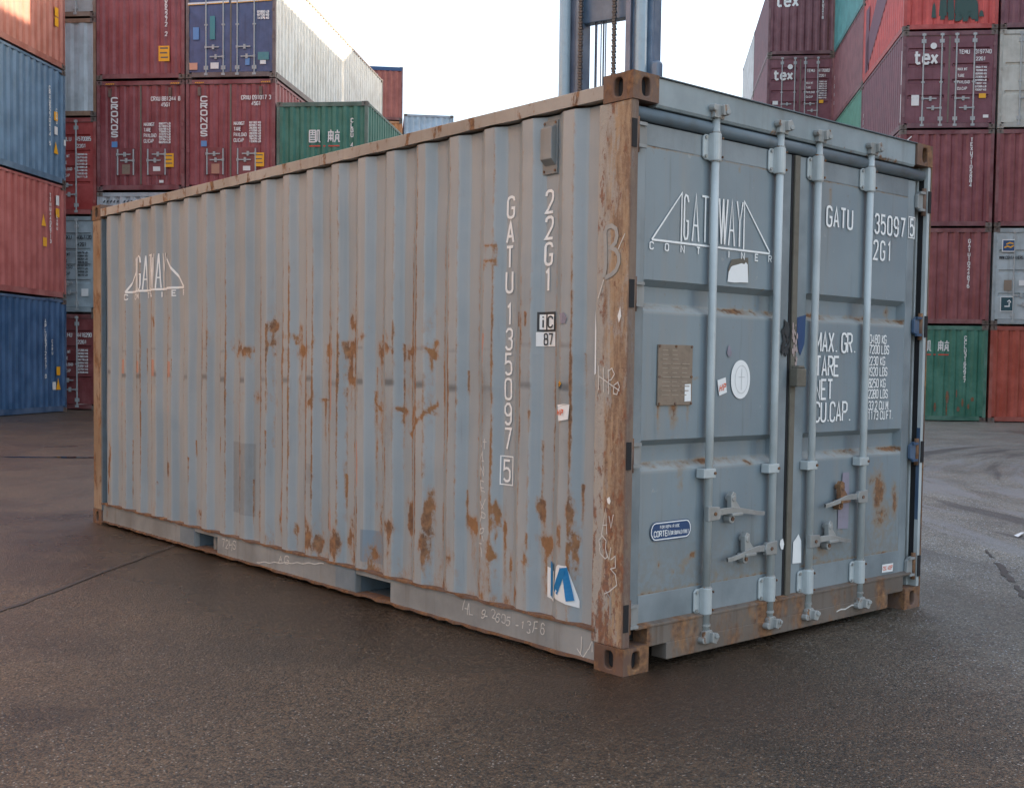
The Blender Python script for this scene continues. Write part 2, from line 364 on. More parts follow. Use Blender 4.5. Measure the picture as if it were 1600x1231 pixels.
# ------------------------------------------------------------------ stroke lettering
def _o(x0=0., x1=1., y0=0., y1=1., k=.17, kx=.38):
    w = x1-x0; h = y1-y0; a = kx*w; b = k*h if k*h < h/2 else h/2
    return [(x0, y0+b), (x0+a*.29, y0+b*.29), (x0+a, y0), (x1-a, y0), (x1-a*.29, y0+b*.29), (x1, y0+b), (x1, y1-b), (x1-a*.29, y1-b*.29), (x1-a, y1), (x0+a, y1), (x0+a*.29, y1-b*.29), (x0, y1-b)]
O = _o(); 
GL = {
 'O': [(O, 1)], '0': [(O, 1)],
 'G': [([(1,.80)]+O[6:]+O[:6]+[(1,.46),(.55,.46)], 0)], 'C': [([(1,.76)]+O[6:]+O[:6]+[(1,.24)], 0)],
 'U': [([(0,1)]+O[:6]+[(1,1)], 0)], 'J': [([(0,.25)]+O[:6]+[(1,1)], 0)],
 'A': [([(0,0),(.5,1),(1,0)],0), ([(.17,.3),(.83,.3)],0)], 'T': [([(0,1),(1,1)],0), ([(.5,.97),(.5,0)],0)],
 'H': [([(0,0),(0,1)],0),([(1,0),(1,1)],0),([(0,.5),(1,.5)],0)], 'I': [([(.5,0),(.5,1)],0)], 'L': [([(0,1),(0,0),(1,0)],0)],
 'E': [([(1,1),(0,1),(0,0),(1,0)],0),([(0,.52),(.8,.52)],0)], 'F': [([(1,1),(0,1),(0,0)],0),([(0,.5),(.8,.5)],0)],
 'N': [([(0,0),(0,1),(1,0),(1,1)],0)], 'M': [([(0,0),(0,1)],0),([(0,1),(.5,.35),(1,1)],0),([(1,1),(1,0)],0)], 'W': [([(0,1),(.25,0)],0),([(.25,0),(.5,.9)],0),([(.5,.9),(.75,0)],0),([(.75,0),(1,1)],0)],
 'V': [([(0,1),(.5,0),(1,1)],0)], 'X': [([(0,0),(1,1)],0),([(0,1),(1,0)],0)], 'Y': [([(0,1),(.5,.45),(1,1)],0),([(.5,.48),(.5,0)],0)],
 'K': [([(0,0),(0,1)],0),([(1,1),(.05,.45),(1,0)],0)], 'Z': [([(0,1),(1,1),(0,0),(1,0)],0)],
 'R': [([(0,0),(0,1),(.7,1),(1,.9),(1,.62),(.7,.5),(0,.5)],0),([(.5,.5),(1,0)],0)], 'P': [([(0,0),(0,1),(.7,1),(1,.9),(1,.6),(.7,.48),(0,.48)],0)],
 'B': [([(0,0),(0,1),(.7,1),(.95,.9),(.95,.62),(.7,.52),(1,.4),(1,.1),(.7,0)],1)], 'D': [([(0,0),(0,1),(.6,1),(1,.82),(1,.18),(.6,0)],1)], 'Q': [(O,1),([(.6,.25),(1,0)],0)],
 'S': [([(1,.78),(.98,.9),(.7,1),(.3,1),(.02,.9),(0,.72),(.1,.58),(.9,.42),(1,.28),(.98,.1),(.7,0),(.3,0),(.02,.1),(0,.22)],0)],
 '1': [([(.2,.84),(.55,1),(.55,0)],0)], '2': [([(0,.78),(.04,.92),(.3,1),(.7,1),(.96,.92),(1,.74),(.9,.56),(0,0),(1,0)],0)],
 '3': [([(0,.84),(.3,1),(.7,1),(.97,.9),(1,.66),(.75,.53),(.4,.53)],0),([(.75,.53),(1,.4),(.97,.1),(.7,0),(.3,0),(0,.15)],0)],
 '4': [([(.75,0),(.75,1),(0,.28),(1,.28)],0)], '5': [([(.95,1),(.08,1),(.04,.56),(.35,.63),(.7,.62),(.97,.5),(1,.22),(.9,.06),(.65,0),(.3,0),(.02,.12)],0)],
 '6': [([(.95,.88),(.7,1),(.3,1),(.03,.85),(0,.2),(.3,0),(.7,0),(1,.15),(1,.42),(.7,.56),(.3,.56),(0,.4)],0)], '7': [([(0,1),(1,1),(.4,0)],0)],
 '8': [(_o(0,1,0,.53,.2),1),(_o(.06,.94,.53,1,.2),1)], '9': [([(.05,.12),(.3,0),(.7,0),(.97,.15),(1,.8),(.7,1),(.3,1),(0,.85),(0,.58),(.3,.44),(.7,.44),(1,.6)],0)],
 '.': [([(.3,.0),(.3,.07)],0)], '-': [([(.1,.5),(.9,.5)],0)], '/': [([(0,0),(1,1)],0)],
 'i': [([(.5,0),(.5,.68)],0),([(.5,.86),(.5,.98)],0)], 't': [([(.25,1),(.25,.1),(.45,0),(.9,.05)],0),([(-.1,.68),(.85,.68)],0)],
 'e': [([(0,.38),(1,.38),(1,.5),(.75,.7),(.25,.7),(0,.5),(0,.18),(.25,0),(.75,0),(1,.14)],0)], 'x': [([(0,0),(1,.7)],0),([(.05,.7),(.95,0)],0)],
}
def ribbon(P, w, closed):
    P = [Vector((float(a), float(b))) for a, b in P]; n = len(P); L = []; Rr = []
    for i in range(n):
        if closed: d0 = P[i]-P[i-1]; d1 = P[(i+1) % n]-P[i]
        else:
            d1 = P[i+1]-P[i] if i < n-1 else P[i]-P[i-1]; d0 = P[i]-P[i-1] if i else d1
        d0 = d0.normalized() if d0.length > 1e-9 else Vector((1, 0)); d1 = d1.normalized() if d1.length > 1e-9 else d0
        n0 = Vector((-d0.y, d0.x)); n1 = Vector((-d1.y, d1.x)); mm = n0+n1
        mm = mm.normalized() if mm.length > .2 else n1
        k = min(1/max(mm.dot(n1), .45), 1.9)
        L.append(P[i]+mm*w/2*k); Rr.append(P[i]-mm*w/2*k)
    return L, Rr
def resample(P, closed, step):
    P = list(P)+([P[0]] if closed else []); out = []
    for a, b in zip(P[:-1], P[1:]):
        d = math.hypot(b[0]-a[0], b[1]-a[1]); k = max(1, int(math.ceil(d/step)))
        out += [(a[0]+(b[0]-a[0])*i/k, a[1]+(b[1]-a[1])*i/k) for i in range(k)]
    if not closed: out.append(P[-1])
    return out
def strokes(mb, items, w, fn, step=None):      # items: (pts, closed) in the plane; fn(a,b,layer)->3d
    for k, (P, cl) in enumerate(items):
        if step: P = resample(P, cl, step)
        L, Q = ribbon(P, w, cl); n = len(P); lay = (k % 9)*.0003
        vs = [fn(p.x, p.y, lay) for p in L]+[fn(p.x, p.y, lay) for p in Q]
        fs = [(i, (i+1) % n, n+(i+1) % n, n+i) for i in range(n if cl else n-1)]
        mb.add(vs, fs)
def text(s, x, y, h, w, gap):                  # -> items ; w glyph width, gap between glyphs
    it = []
    for ch in s:
        if ch == ' ': x += w*.8; continue
        ww = w*.35 if ch in '.' else w
        for P, cl in GL[ch]: it.append(([(x+a*w, y+b*h) for a, b in P], cl))
        x += ww+gap
    return it
def scrawl(items, amp, seed, slant=.0):       # hand-drawn wobble
    rn = random.Random(seed); out = []
    for P, cl in items:
        P = resample(P, cl, .018); ox, oy = rn.uniform(-amp, amp)*1.4, rn.uniform(-amp, amp)*1.6; t = rn.uniform(-.18, .18)+slant
        cx = sum(p[0] for p in P)/len(P); cy = sum(p[1] for p in P)/len(P); f1, f2 = rn.uniform(25, 60), rn.uniform(0, 6)
        out.append(([(a+ox+(b-cy)*t+amp*.7*math.sin(b*f1+f2), b+oy+(a-cx)*t*.5+amp*.7*math.sin(a*f1+f2+1)) for a, b in P], 0))
    return out
def vtext(s, x, ytop, h, w, pitch):            # stacked letters, one under another
    it = []
    for i, ch in enumerate(s):
        if ch != ' ': it += [([(x-w/2+a*w, ytop-i*pitch-h+b*h) for a, b in P], cl) for P, cl in GL[ch]]
    return it

# ================================================================== setting
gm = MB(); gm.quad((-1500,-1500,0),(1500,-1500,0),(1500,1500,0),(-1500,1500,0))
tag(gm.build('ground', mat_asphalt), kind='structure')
mat_tar = flat('tar_seam', (.046, .036, .028), .5, .6)
sm = MB(); rnd = random.Random(3)
pts = []
for k in range(41):
    f = k/40; pts.append((-3.6+f*4.6+rnd.uniform(-.012,.012), 1.18+f*4.25+rnd.uniform(-.012,.012)))
L_, R_ = ribbon(pts, .035, 0)
sm.strip([[(*p, .004) for p in L_], [(*p, .004) for p in R_]])
for (a, b, w_) in (((4.25,.44),(3.62,.03),.045), ((3.52,-.04),(3.15,-.27),.03), ((4.75,.78),(4.45,.58),.02)):
    pts = [(a[0]+(b[0]-a[0])*k/9+rnd.uniform(-.014,.014), a[1]+(b[1]-a[1])*k/9+rnd.uniform(-.014,.014)) for k in range(10)]
    L_, R_ = ribbon(pts, w_, 0); sm.strip([[(*p, .004) for p in L_], [(*p, .004) for p in R_]])
tag(sm.build('asphalt_seam', mat_tar), kind='structure')
pm = MB()
for cx, cy, rx, ry, a in ((2.25, 12.5, .34, .13, -.7), (1.72, 12.85, .42, .07, -.7)):
    ring = []
    for i in range(28):
        t = 2*math.pi*i/28; q = 1+.22*math.sin(3*t+1)+.12*math.sin(5*t)
        x, y = rx*q*math.cos(t), ry*q*math.sin(t); ring.append((cx+x*math.cos(a)-y*math.sin(a), cy+x*math.sin(a)+y*math.cos(a), .004))
    pm.add(ring, [tuple(range(28))])
mw, t_, p_ = mat_new('puddle_water'); p_.inputs['Base Color'].default_value = (.012, .012, .013, 1); p_.inputs['Roughness'].default_value = .04
tag(pm.build('puddle', mw), kind='structure')

# ================================================================== near container
LN, WN, HN = 6.058, 2.438, 2.591
RC = empty('shipping_container', (WN/2, LN/2, 0))
tag(RC, 'weathered blue grey shipping container with rust streaks standing alone on the wet asphalt in front', 'shipping container')
OFF = Vector((-WN/2, -LN/2, 0))
def nb(mb, name, mat, parent=None, bevel=0, smooth=False, label=None, seg=2):
    if parent is None: return mb.build(name, mat, RC, bevel, smooth, OFF, label, seg)
    return mb.build(name, mat, parent, bevel, smooth, None, label, seg)

# --- corrugated side
PIT, Y0 = .280, .365
XO, XI = .007, .043
def prof(y):
    y = np.asarray(y, float); q = np.mod(y-Y0, PIT); d = XI-XO
    # 0-.07 outer, .07-.135 away slope, .135-.217 recess, .217-.28 toward slope
    r = np.where(q < .07, 0, np.where(q < .135, (q-.07)/.065, np.where(q < .217, 1, 1-(q-.217)/.063)))
    r = np.where((y < .235) | (y > 5.86), 1.0, r)
    return XO+d*r
def sdepth(y, z):
    y = np.asarray(y, float); z = np.asarray(z, float)
    x = prof(y)
    dent = (fnoise(y*1.6, z*1.8, 3.1)-.5)*.016 + (fnoise(y*5., z*6., 8.2)-.5)*.005*(np.exp(-((z-1.35)/.25)**2)+.6*np.exp(-((z-.35)/.25)**2)+.25)
    e = np.clip(np.minimum((z-.19)/.15, (2.48-z)/.15), 0, 1)
    return x+np.clip(dent, -.004, .02)*e
ZB, ZT = .165, 2.49
yl = []
k0 = Y0-PIT
for k in range(-1, 21):
    b = Y0+k*PIT
    for q in (0, .018, .035, .052, .07, .086, .102, .118, .135, .155, .176, .197, .217, .233, .249, .264): yl.append(b+q)
yl = np.array([y for y in yl if .16 < y < 5.90]+[.15, 5.92]); yl.sort()
zl = np.linspace(ZB, ZT, 190)
YY, ZZ = np.meshgrid(yl, zl, indexing='ij'); XX = sdepth(YY, ZZ)
ny, nz = YY.shape
vs = np.stack([XX, YY, ZZ], -1).reshape(-1, 3)
ii = np.arange((ny-1)*(nz-1)); ia = (ii//(nz-1))*nz+ii % (nz-1)
fs = np.stack([ia, ia+1, ia+nz+1, ia+nz], 1)
def np_mesh(name, vs, fs):
    me = bpy.data.meshes.new(name); me.from_pydata(vs.tolist(), [], fs.tolist()); me.update(); return me
def attr(me, name, a):
    at = me.attributes.new(name, 'FLOAT', 'POINT'); at.data.foreach_set('value', np.clip(a, 0, 1.5).astype(np.float32).ravel())
q = np.mod(YY-Y0, PIT); kk = np.floor((YY-Y0)/PIT)
hsh = lambda k, s: (np.sin(k*91.7+s*13.3)*4375.85) % 1.0
rust = np.zeros_like(YY); dark = np.zeros_like(YY); primer = np.zeros_like(YY); fresh = np.zeros_like(YY)
wob = (fnoise(YY*16, ZZ*10, 5.5)-.5)*.075; wob2 = (fnoise(YY*14, ZZ*10, 6.5)-.5)*.12
def blot(y, z, ry, rz, s=1., drip=.34):
    global rust
    r = s*np.exp(-(((YY-y+wob)/ry)**2+((ZZ-z+wob2)/rz)**2)*1.1)
    if drip:
        dz = z-ZZ; r = np.maximum(r, s*.78*np.exp(-((YY-y+wob*.15)/(ry*.35))**2)*((dz > 0)*np.exp(-dz/drip)))
        r = np.maximum(r, s*.45*np.exp(-((YY-y+wob*.15)/(ry*.3))**2)*((dz < 0)*np.exp(dz/(drip*.5))))
    rust = np.maximum(rust, r)
for y, z, ry, rz, s in ((3.588,1.415,.045,.03,.9),(3.865,1.337,.03,.035,.8),(3.117,1.58,.06,.045,.9),(2.783,1.414,.05,.07,1),(2.80,1.50,.03,.09,.8),(2.466,1.406,.06,.05,1.1),(2.466,1.33,.05,.03,.9),
    (2.224,1.413,.05,.05,1.0),(2.212,1.57,.025,.08,.9),(2.23,1.26,.03,.05,.9),(1.918,1.416,.05,.05,1.05),(1.627,1.406,.06,.022,1.05),(1.444,1.416,.045,.022,.9),
    (2.499,1.103,.05,.02,1.),(1.927,1.129,.05,.022,.95),(1.699,1.078,.04,.02,.9),(1.592,1.065,.025,.06,.8),(4.878,1.636,.022,.05,.9),(4.62,1.64,.03,.03,.7),
    (4.611,.541,.03,.05,1),(4.836,.418,.02,.03,.9),(2.348,.283,.06,.10,1.1),(2.211,.33,.03,.10,1.),(2.637,.293,.04,.09,.95),(2.563,.256,.05,.07,1.05),(2.45,.42,.02,.10,.8),
    (1.793,.459,.05,.07,1.15),(1.918,.517,.022,.06,.9),(1.631,.512,.03,.13,1.15),(1.441,.533,.035,.13,1.15),(1.467,.36,.045,.10,1.0),(1.979,.294,.04,.06,1.05),(2.176,.231,.03,.06,.9),
    (1.09,.539,.045,.05,1.1),(.891,.62,.018,.09,1.0),(.84,.55,.03,.05,1.1),(.927,.431,.03,.06,.95),(.566,.66,.022,.06,1.1),(.431,.57,.022,.09,1.1),(.35,.68,.022,.07,1.15),(.36,.60,.016,.1,.9),(.539,.511,.05,.06,1.1),(.325,.5,.02,.14,1.),
    (3.026,.34,.02,.07,.9),(2.828,.322,.03,.05,.9),(3.52,.285,.03,.04,1),(4.158,.282,.03,.035,.9),(5.722,.533,.025,.17,1.0),(5.74,.33,.025,.12,.9),(3.30,.36,.022,.05,.8),
    (1.25,.33,.02,.04,.8),(.80,.36,.016,.06,.8),(.66,.42,.016,.05,.9),(.55,.30,.02,.05,.8),(.74,.24,.02,.03,.8),(3.75,.30,.016,.03,.7),(4.36,.30,.016,.03,.7)):
    blot(y, z, ry, rz, s)
# outlines of a rusted weld patch and scratches
for (y0, y1, z) in ((.985,.905,1.925),(.985,.905,1.85)):
    rust = np.maximum(rust, .7*np.exp(-((ZZ-z)/.012)**2)*((YY < y0) & (YY > y1)))
rust = np.maximum(rust, .75*np.exp(-((YY-.91)/.012)**2)*((ZZ < 1.93) & (ZZ > 1.82)))
rust = np.maximum(rust, .55*np.exp(-((YY-.985)/.012)**2)*((ZZ < 1.93) & (ZZ > 1.82)))
for ya in (.743, .683): rust = np.maximum(rust, .95*np.exp(-((YY-ya)/.012)**2)*((ZZ < 1.60) & (ZZ > 1.53)))
s_ = (1.592-YY)/.24; rust = np.maximum(rust, .8*np.exp(-((ZZ-(1.0+.17*s_))/.02)**2)*((YY < 1.66) & (YY > 1.40)))
# rust lines along the fold edges
for e, sd_ in ((.0, 1), (.07, 2), (.135, 3)):
    amp = (.25+.75*hsh(kk, sd_)**1.2)*(.25+.85*fnoise(kk*3.3+YY*.2, ZZ*1.7, sd_*3.7, 3))
    near = np.exp(-((q-e+wob*.08)/.009)**2)
    rust = np.maximum(rust, near*amp*1.05*(0.55+.75*np.exp(-((ZZ-1.2)/.8)**2)))
# dense band of small scrapes at mid height
band = np.exp(-((ZZ-1.42)/.10)**2)+.75*np.exp(-((ZZ-1.10)/.06)**2)+.35*np.exp(-((ZZ-1.6)/.10)**2)
rust = np.maximum(rust, band*np.clip(fnoise(YY*12, ZZ*12, 77)*3.2-1.5, 0, 1)*((YY < 3.9) & (YY > 1.3))*.95)
for n_, (ya, za) in enumerate(((3.5,1.36),(3.1,1.30),(2.8,1.36),(2.5,1.3),(2.26,1.2),(1.95,1.33),(1.66,1.3),(1.47,1.3),(1.95,1.05),(2.5,1.02))):
    L_n = .35+.35*hsh(n_, 4); rust = np.maximum(rust, .8*np.exp(-((YY-ya+wob*.12-.01)/.010)**2)*((ZZ < za) & (ZZ > za-L_n))*(.5+.5*fnoise(YY*0+n_, ZZ*6, 90)))
rd = random.Random(31)
for n_ in range(75):                             # thin run-off lines down the fold edges
    k_ = rd.randrange(0, 20); ya = Y0+k_*PIT+rd.choice((0, .07, .135, -.063))+rd.uniform(-.006, .006); za = rd.choice((rd.uniform(1.25, 1.65), rd.uniform(.45, .95), rd.uniform(.3, 2.3))); L_n = rd.uniform(.12, .55)
    w_n = rd.uniform(.005, .010); f_ = np.clip((za-ZZ)/L_n, 0, 1)
    rust = np.maximum(rust, rd.uniform(.55, .95)*np.exp(-((YY-ya+wob*.08)/(w_n*(1.25-.7*f_)))**2)*((ZZ < za) & (ZZ > za-L_n))*(1-f_**3))
# low splash zone
low = np.clip((.62-ZZ)/.45, 0, 1)
rust = np.maximum(rust, low*(fnoise(YY*8, ZZ*2.6, 14.2)*1.9-.78)*1.15*(.55+.45*(YY < 3.2)))
rust += .28*np.clip((fnoise(YY*2.2, ZZ*1.6, 22)-.58)*4, 0, 1)*np.exp(-((ZZ-1.35)/.35)**2)*((YY < 4.2) & (YY > 1.2))
# scuffs where other boxes rubbed on the outer ribs
outer = (q < .09)
for zz, sg, amp in ((1.235, .022, .95), (1.425, .014, .55), (1.26, .05, .35)):
    zc = zz + (hsh(kk, 7)-.5)*.03-.004*kk*0
    dark = np.maximum(dark, outer*amp*(.55+.45*hsh(kk, 5))*np.exp(-((ZZ-zc)/sg)**2))
dark = np.maximum(dark, outer*.45*(hsh(kk, 12) > .45)*np.clip(fnoise(kk*5+YY*4, ZZ*2.5, 31)*2.6-.9, 0, 1)*np.exp(-((ZZ-1.05)/.45)**2))
for y0, y1, z0, z1, a in ((3.344, 3.677, .325, .807, .45), (2.60, 2.72, .62, .74, .4)):
    dark = np.maximum(dark, a*((YY > y0) & (YY < y1) & (ZZ > z0) & (ZZ < z1)))
for y, z, rz in ((5.48, 1.30, .055), (5.20, 1.30, .045), (4.92, 1.29, .06), (4.64, 1.29, .055)):
    primer = np.maximum(primer, 1.1*((np.abs(YY-y) < .05) & (np.abs(ZZ-z) < rz)))
    primer = np.maximum(primer, .62*np.exp(-((YY-y+.03)/.012)**2)*((ZZ < z) & (ZZ > z-.55))*(fnoise(kk+ZZ*4, ZZ*3, 40+y)*1.6-.1))
for k in (2, 4, 6, 7, 9, 11, 13):
    y = Y0+k*PIT+.068
    primer = np.maximum(primer, .95*np.exp(-((YY-y)/.012)**2)*np.clip(fnoise(ZZ*2.6+k, ZZ*0+k, 50+k)*2.4-.85, 0, 1)*((ZZ > .35) & (ZZ < 1.5)))
fresh = np.maximum(fresh, ((YY > 1.87) & (YY < 2.08) & (ZZ > .22) & (ZZ < .40))*.9)
# warm bounce light painted as tan on the flat lands of the ribs
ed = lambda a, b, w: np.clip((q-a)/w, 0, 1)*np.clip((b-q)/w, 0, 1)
warm_light = np.maximum(ed(-.03, .088, .012)*1.0, np.maximum(ed(.13, .226, .010)*.85, ed(.268, .40, .010)))*(.5+.6*fnoise(kk*2.7+YY, ZZ*1.1, 63, 4))
me = np_mesh('side_panel', vs, fs)
for nm, a in (('rust', rust), ('dark', dark), ('primer', primer), ('fresh', fresh), ('warm_light', warm_light)): attr(me, nm, a)
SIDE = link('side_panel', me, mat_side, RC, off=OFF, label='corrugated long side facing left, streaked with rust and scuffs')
me.polygons.foreach_set('use_smooth', [False]*len(me.polygons))
def smap(eps=.003):                             # (a,b): a = -y along reading direction, b = z
    return lambda a, b, lay=0: (float(sdepth(-a, b))-eps-lay, -a, b)

# --- hidden faces of the box
def corr_profile(n0, n1, xo, xi):
    out = []; y = n0
    while y < n1-.05:
        out += [(xo, y), (xo, min(y+.07, n1)), (xi, min(y+.135, n1)), (xi, min(y+.217, n1))]; y += PIT
    out.append((xo, n1)); return out
mb = MB(); pr = corr_profile(.15, LN-.12, WN-.007, WN-.043)
mb.strip([[(x, y, ZB) for x, y in pr], [(x, y, ZT) for x, y in pr]]); nb(mb, 'side_panel', mat_grey)
mb = MB(); pr = corr_profile(.05, WN-.05, LN-.01, LN-.05)
mb.strip([[(y, x, ZB) for x, y in pr], [(y, x, ZT) for x, y in pr]]); nb(mb, 'end_panel', mat_grey)
mb = MB(); pr = corr_profile(.12, LN-.08, 2.57, 2.55)
mb.strip([[(.03, y, z) for z, y in pr], [(WN-.03, y, z) for z, y in pr]]); nb(mb, 'roof_panel', mat_rail)
mb = MB(); mb.box(.06, WN-.06, .1, LN-.06, .13, .165)
nb(mb, 'floor', mat_black)
mb = MB()
for k in range(16): mb.box(.06, WN-.06, .35+k*.36, .395+k*.36, .035, .128)
nb(mb, 'floor_beam', mat_rail)['kind'] = 'stuff'

# --- rails
def wob_rail(x0, x1, z0, z1, y0, y1, n, seed, jit, sgn=1):
    rn = random.Random(seed); rows = []
    for i in range(n+1):
        y = y0+(y1-y0)*i/n; j = rn.uniform(-jit, jit); rows.append([(x0+j*.6, y, z0+j), (x1, y, z0+j), (x1, y, z1+j*.3), (x0+j*.6, y, z1+j*.3), (x0+j*.6, y, z0+j)])
    m_ = MB(); m_.strip(rows); return m_
nb(wob_rail(.0, .06, 2.500, 2.562, .178, LN-.178, 60, 5, .0022), 'top_side_rail', mat_toprail, bevel=.004)
nb(MB().box(WN-.06, WN, .178, LN-.178, 2.500, 2.562), 'top_side_rail', mat_toprail)
# bottom rail with two fork pockets
pk = [(1.775, 2.121), (3.843, 4.188)]
segs = [(.178, 1.775), (2.121, 3.843), (4.188, LN-.17)]
br = MB()
for a, b in segs: br.box(.012, .05, a, b, .030, .168)
for a, b in pk: br.box(.012, .05, a, b, .140, .168)
BR = nb(br, 'bottom_side_rail', mat_rail, bevel=.002)
nb(wob_rail(.0, .05, .166, .178, .178, LN-.17, 90, 11, .0045), 'rail_lip', mat_cast, BR)
nb(wob_rail(.0, .09, .022, .034, .178, LN-.17, 90, 12, .005), 'rail_lip', mat_cast, BR)
for a, b in pk:
    m_ = MB(); m_.quad((.05,a,.034),(1.2,a,.034),(1.2,a,.14),(.05,a,.14)); m_.quad((.05,b,.034),(1.2,b,.034),(1.2,b,.14),(.05,b,.14))
    m_.quad((.05,a,.138),(1.2,a,.138),(1.2,b,.138),(.05,b,.138)); m_.quad((.09,a,.032),(1.2,a,.032),(1.2,b,.032),(.09,b,.032))
    nb(m_, 'fork_pocket', mat_seal, BR)
for a, b in ((2.121, 2.33), (4.188, 4.42)):
    nb(MB().box(.0085, .0125, a+.003, b, .040, .162), 'repair_plate', mat_grey, BR, label='freshly painted blue grey plate beside the fork pocket')
nb(MB().box(WN-.05, WN, .178, LN-.178, .025, .17), 'bottom_side_rail', mat_rail)
# far end beams
nb(MB().box(.162, WN-.162, LN-.08, LN-.005, 2.49, 2.585), 'end_header', mat_rail)
nb(MB().box(.162, WN-.162, LN-.08, LN-.005, .02, .17), 'end_sill', mat_rail)

# --- posts and castings
ZP0, ZP1 = .118, 2.479
p_ = MB(); p_.prism([(.004,.006),(.046,.006),(.046,.045),(.075,.045),(.075,.13),(.046,.205),(.004,.205)], lambda a,b:(a,b,ZP0), lambda a,b:(a,b,ZP1))
PN = nb(p_, 'corner_post', mat_post, bevel=.006, label='heavily rusted orange brown post at the near corner')
p_ = MB(); p_.prism([(WN-.004,.006),(WN-.03,.006),(WN-.03,.060),(WN-.045,.060),(WN-.045,.2),(WN-.004,.205)], lambda a,b:(a,b,ZP0), lambda a,b:(a,b,ZP1))
PR = nb(p_, 'corner_post', mat_bar, bevel=.003)
nb(MB().box(WN-.0325, WN-.0295, .010, .0295, .50, 1.02), 'blue_patch', mat_blue, PR, label='patch of dark blue paint on the lower right post')
nb(MB().box(WN-.006, WN+.0005, .001, .05, ZP0, ZP1), 'post_edge', mat_cast, PR)
nb(MB().box(WN-.0345, WN-.0293, .030, .0585, .205, 2.43), 'post_gasket', mat_black, PR)
p_ = MB(); p_.box(.004, .05, LN-.165, LN-.004, ZP0, ZP1)
nb(p_, 'corner_post', mat_postfar, bevel=.005, label='orange rusty post at the far left corner')
p_ = MB(); p_.box(.006, .040, LN-.19, LN-.166, ZP0, ZP1); nb(p_, 'corner_post_flange', mat_seal)
nb(MB().box(WN-.05, WN-.004, LN-.165, LN-.004, ZP0, ZP1), 'corner_post', mat_postfar)
for x, sx in ((0, -1), (WN, 1)):
    for y, sy in ((0, -1), (LN, 1)):
        for z, sz in ((0, -1), (HN+.006, 1)):
            nb(MB().casting((x, y, z), (sx, sy, sz)), 'corner_casting', mat_cast, bevel=.006, seg=2)
for xa in (.03, WN-.15):
    for za, zb in ((.01,.108),(2.49,2.58)): nb(MB().box(xa, xa+.12, .03, .165, za, zb), 'casting_core', mat_black)

# --- door header and sill
hd = MB(); hd.prism([(.012,2.592),(.012,2.478),(.02,2.466),(.06,2.466),(.09,2.52),(.09,2.592)], lambda a,b:(.163,a,b), lambda a,b:(WN-.163,a,b))
mat_head = steel('grey_door_header', (.30, .375, .41), .24, .45, .5, rscale=5, zrust=(2.53, 2.47, .14))
HD = nb(hd, 'door_header', mat_head, bevel=.003)
nb(MB().box(.163, WN-.163, .0, .10, 2.5925, 2.5965), 'header_lip', mat_seal, HD)
sl = MB(); sl.box(.163, WN-.163, .012, .10, .105, .190); sl.box(.29, WN-.32, .0095, .10, .030, .106)
sl.prism([(.008,.19),(.008,.202),(.05,.212),(.10,.212),(.10,.19)], lambda a,b:(.08,a,b), lambda a,b:(WN-.08,a,b))
SL = nb(sl, 'door_sill', mat_sill, bevel=.003)
nb(MB().tube((.05,.040,2.432),(WN-.05,.040,2.432),.030,16), 'header_seal', mat_seal, smooth=True)

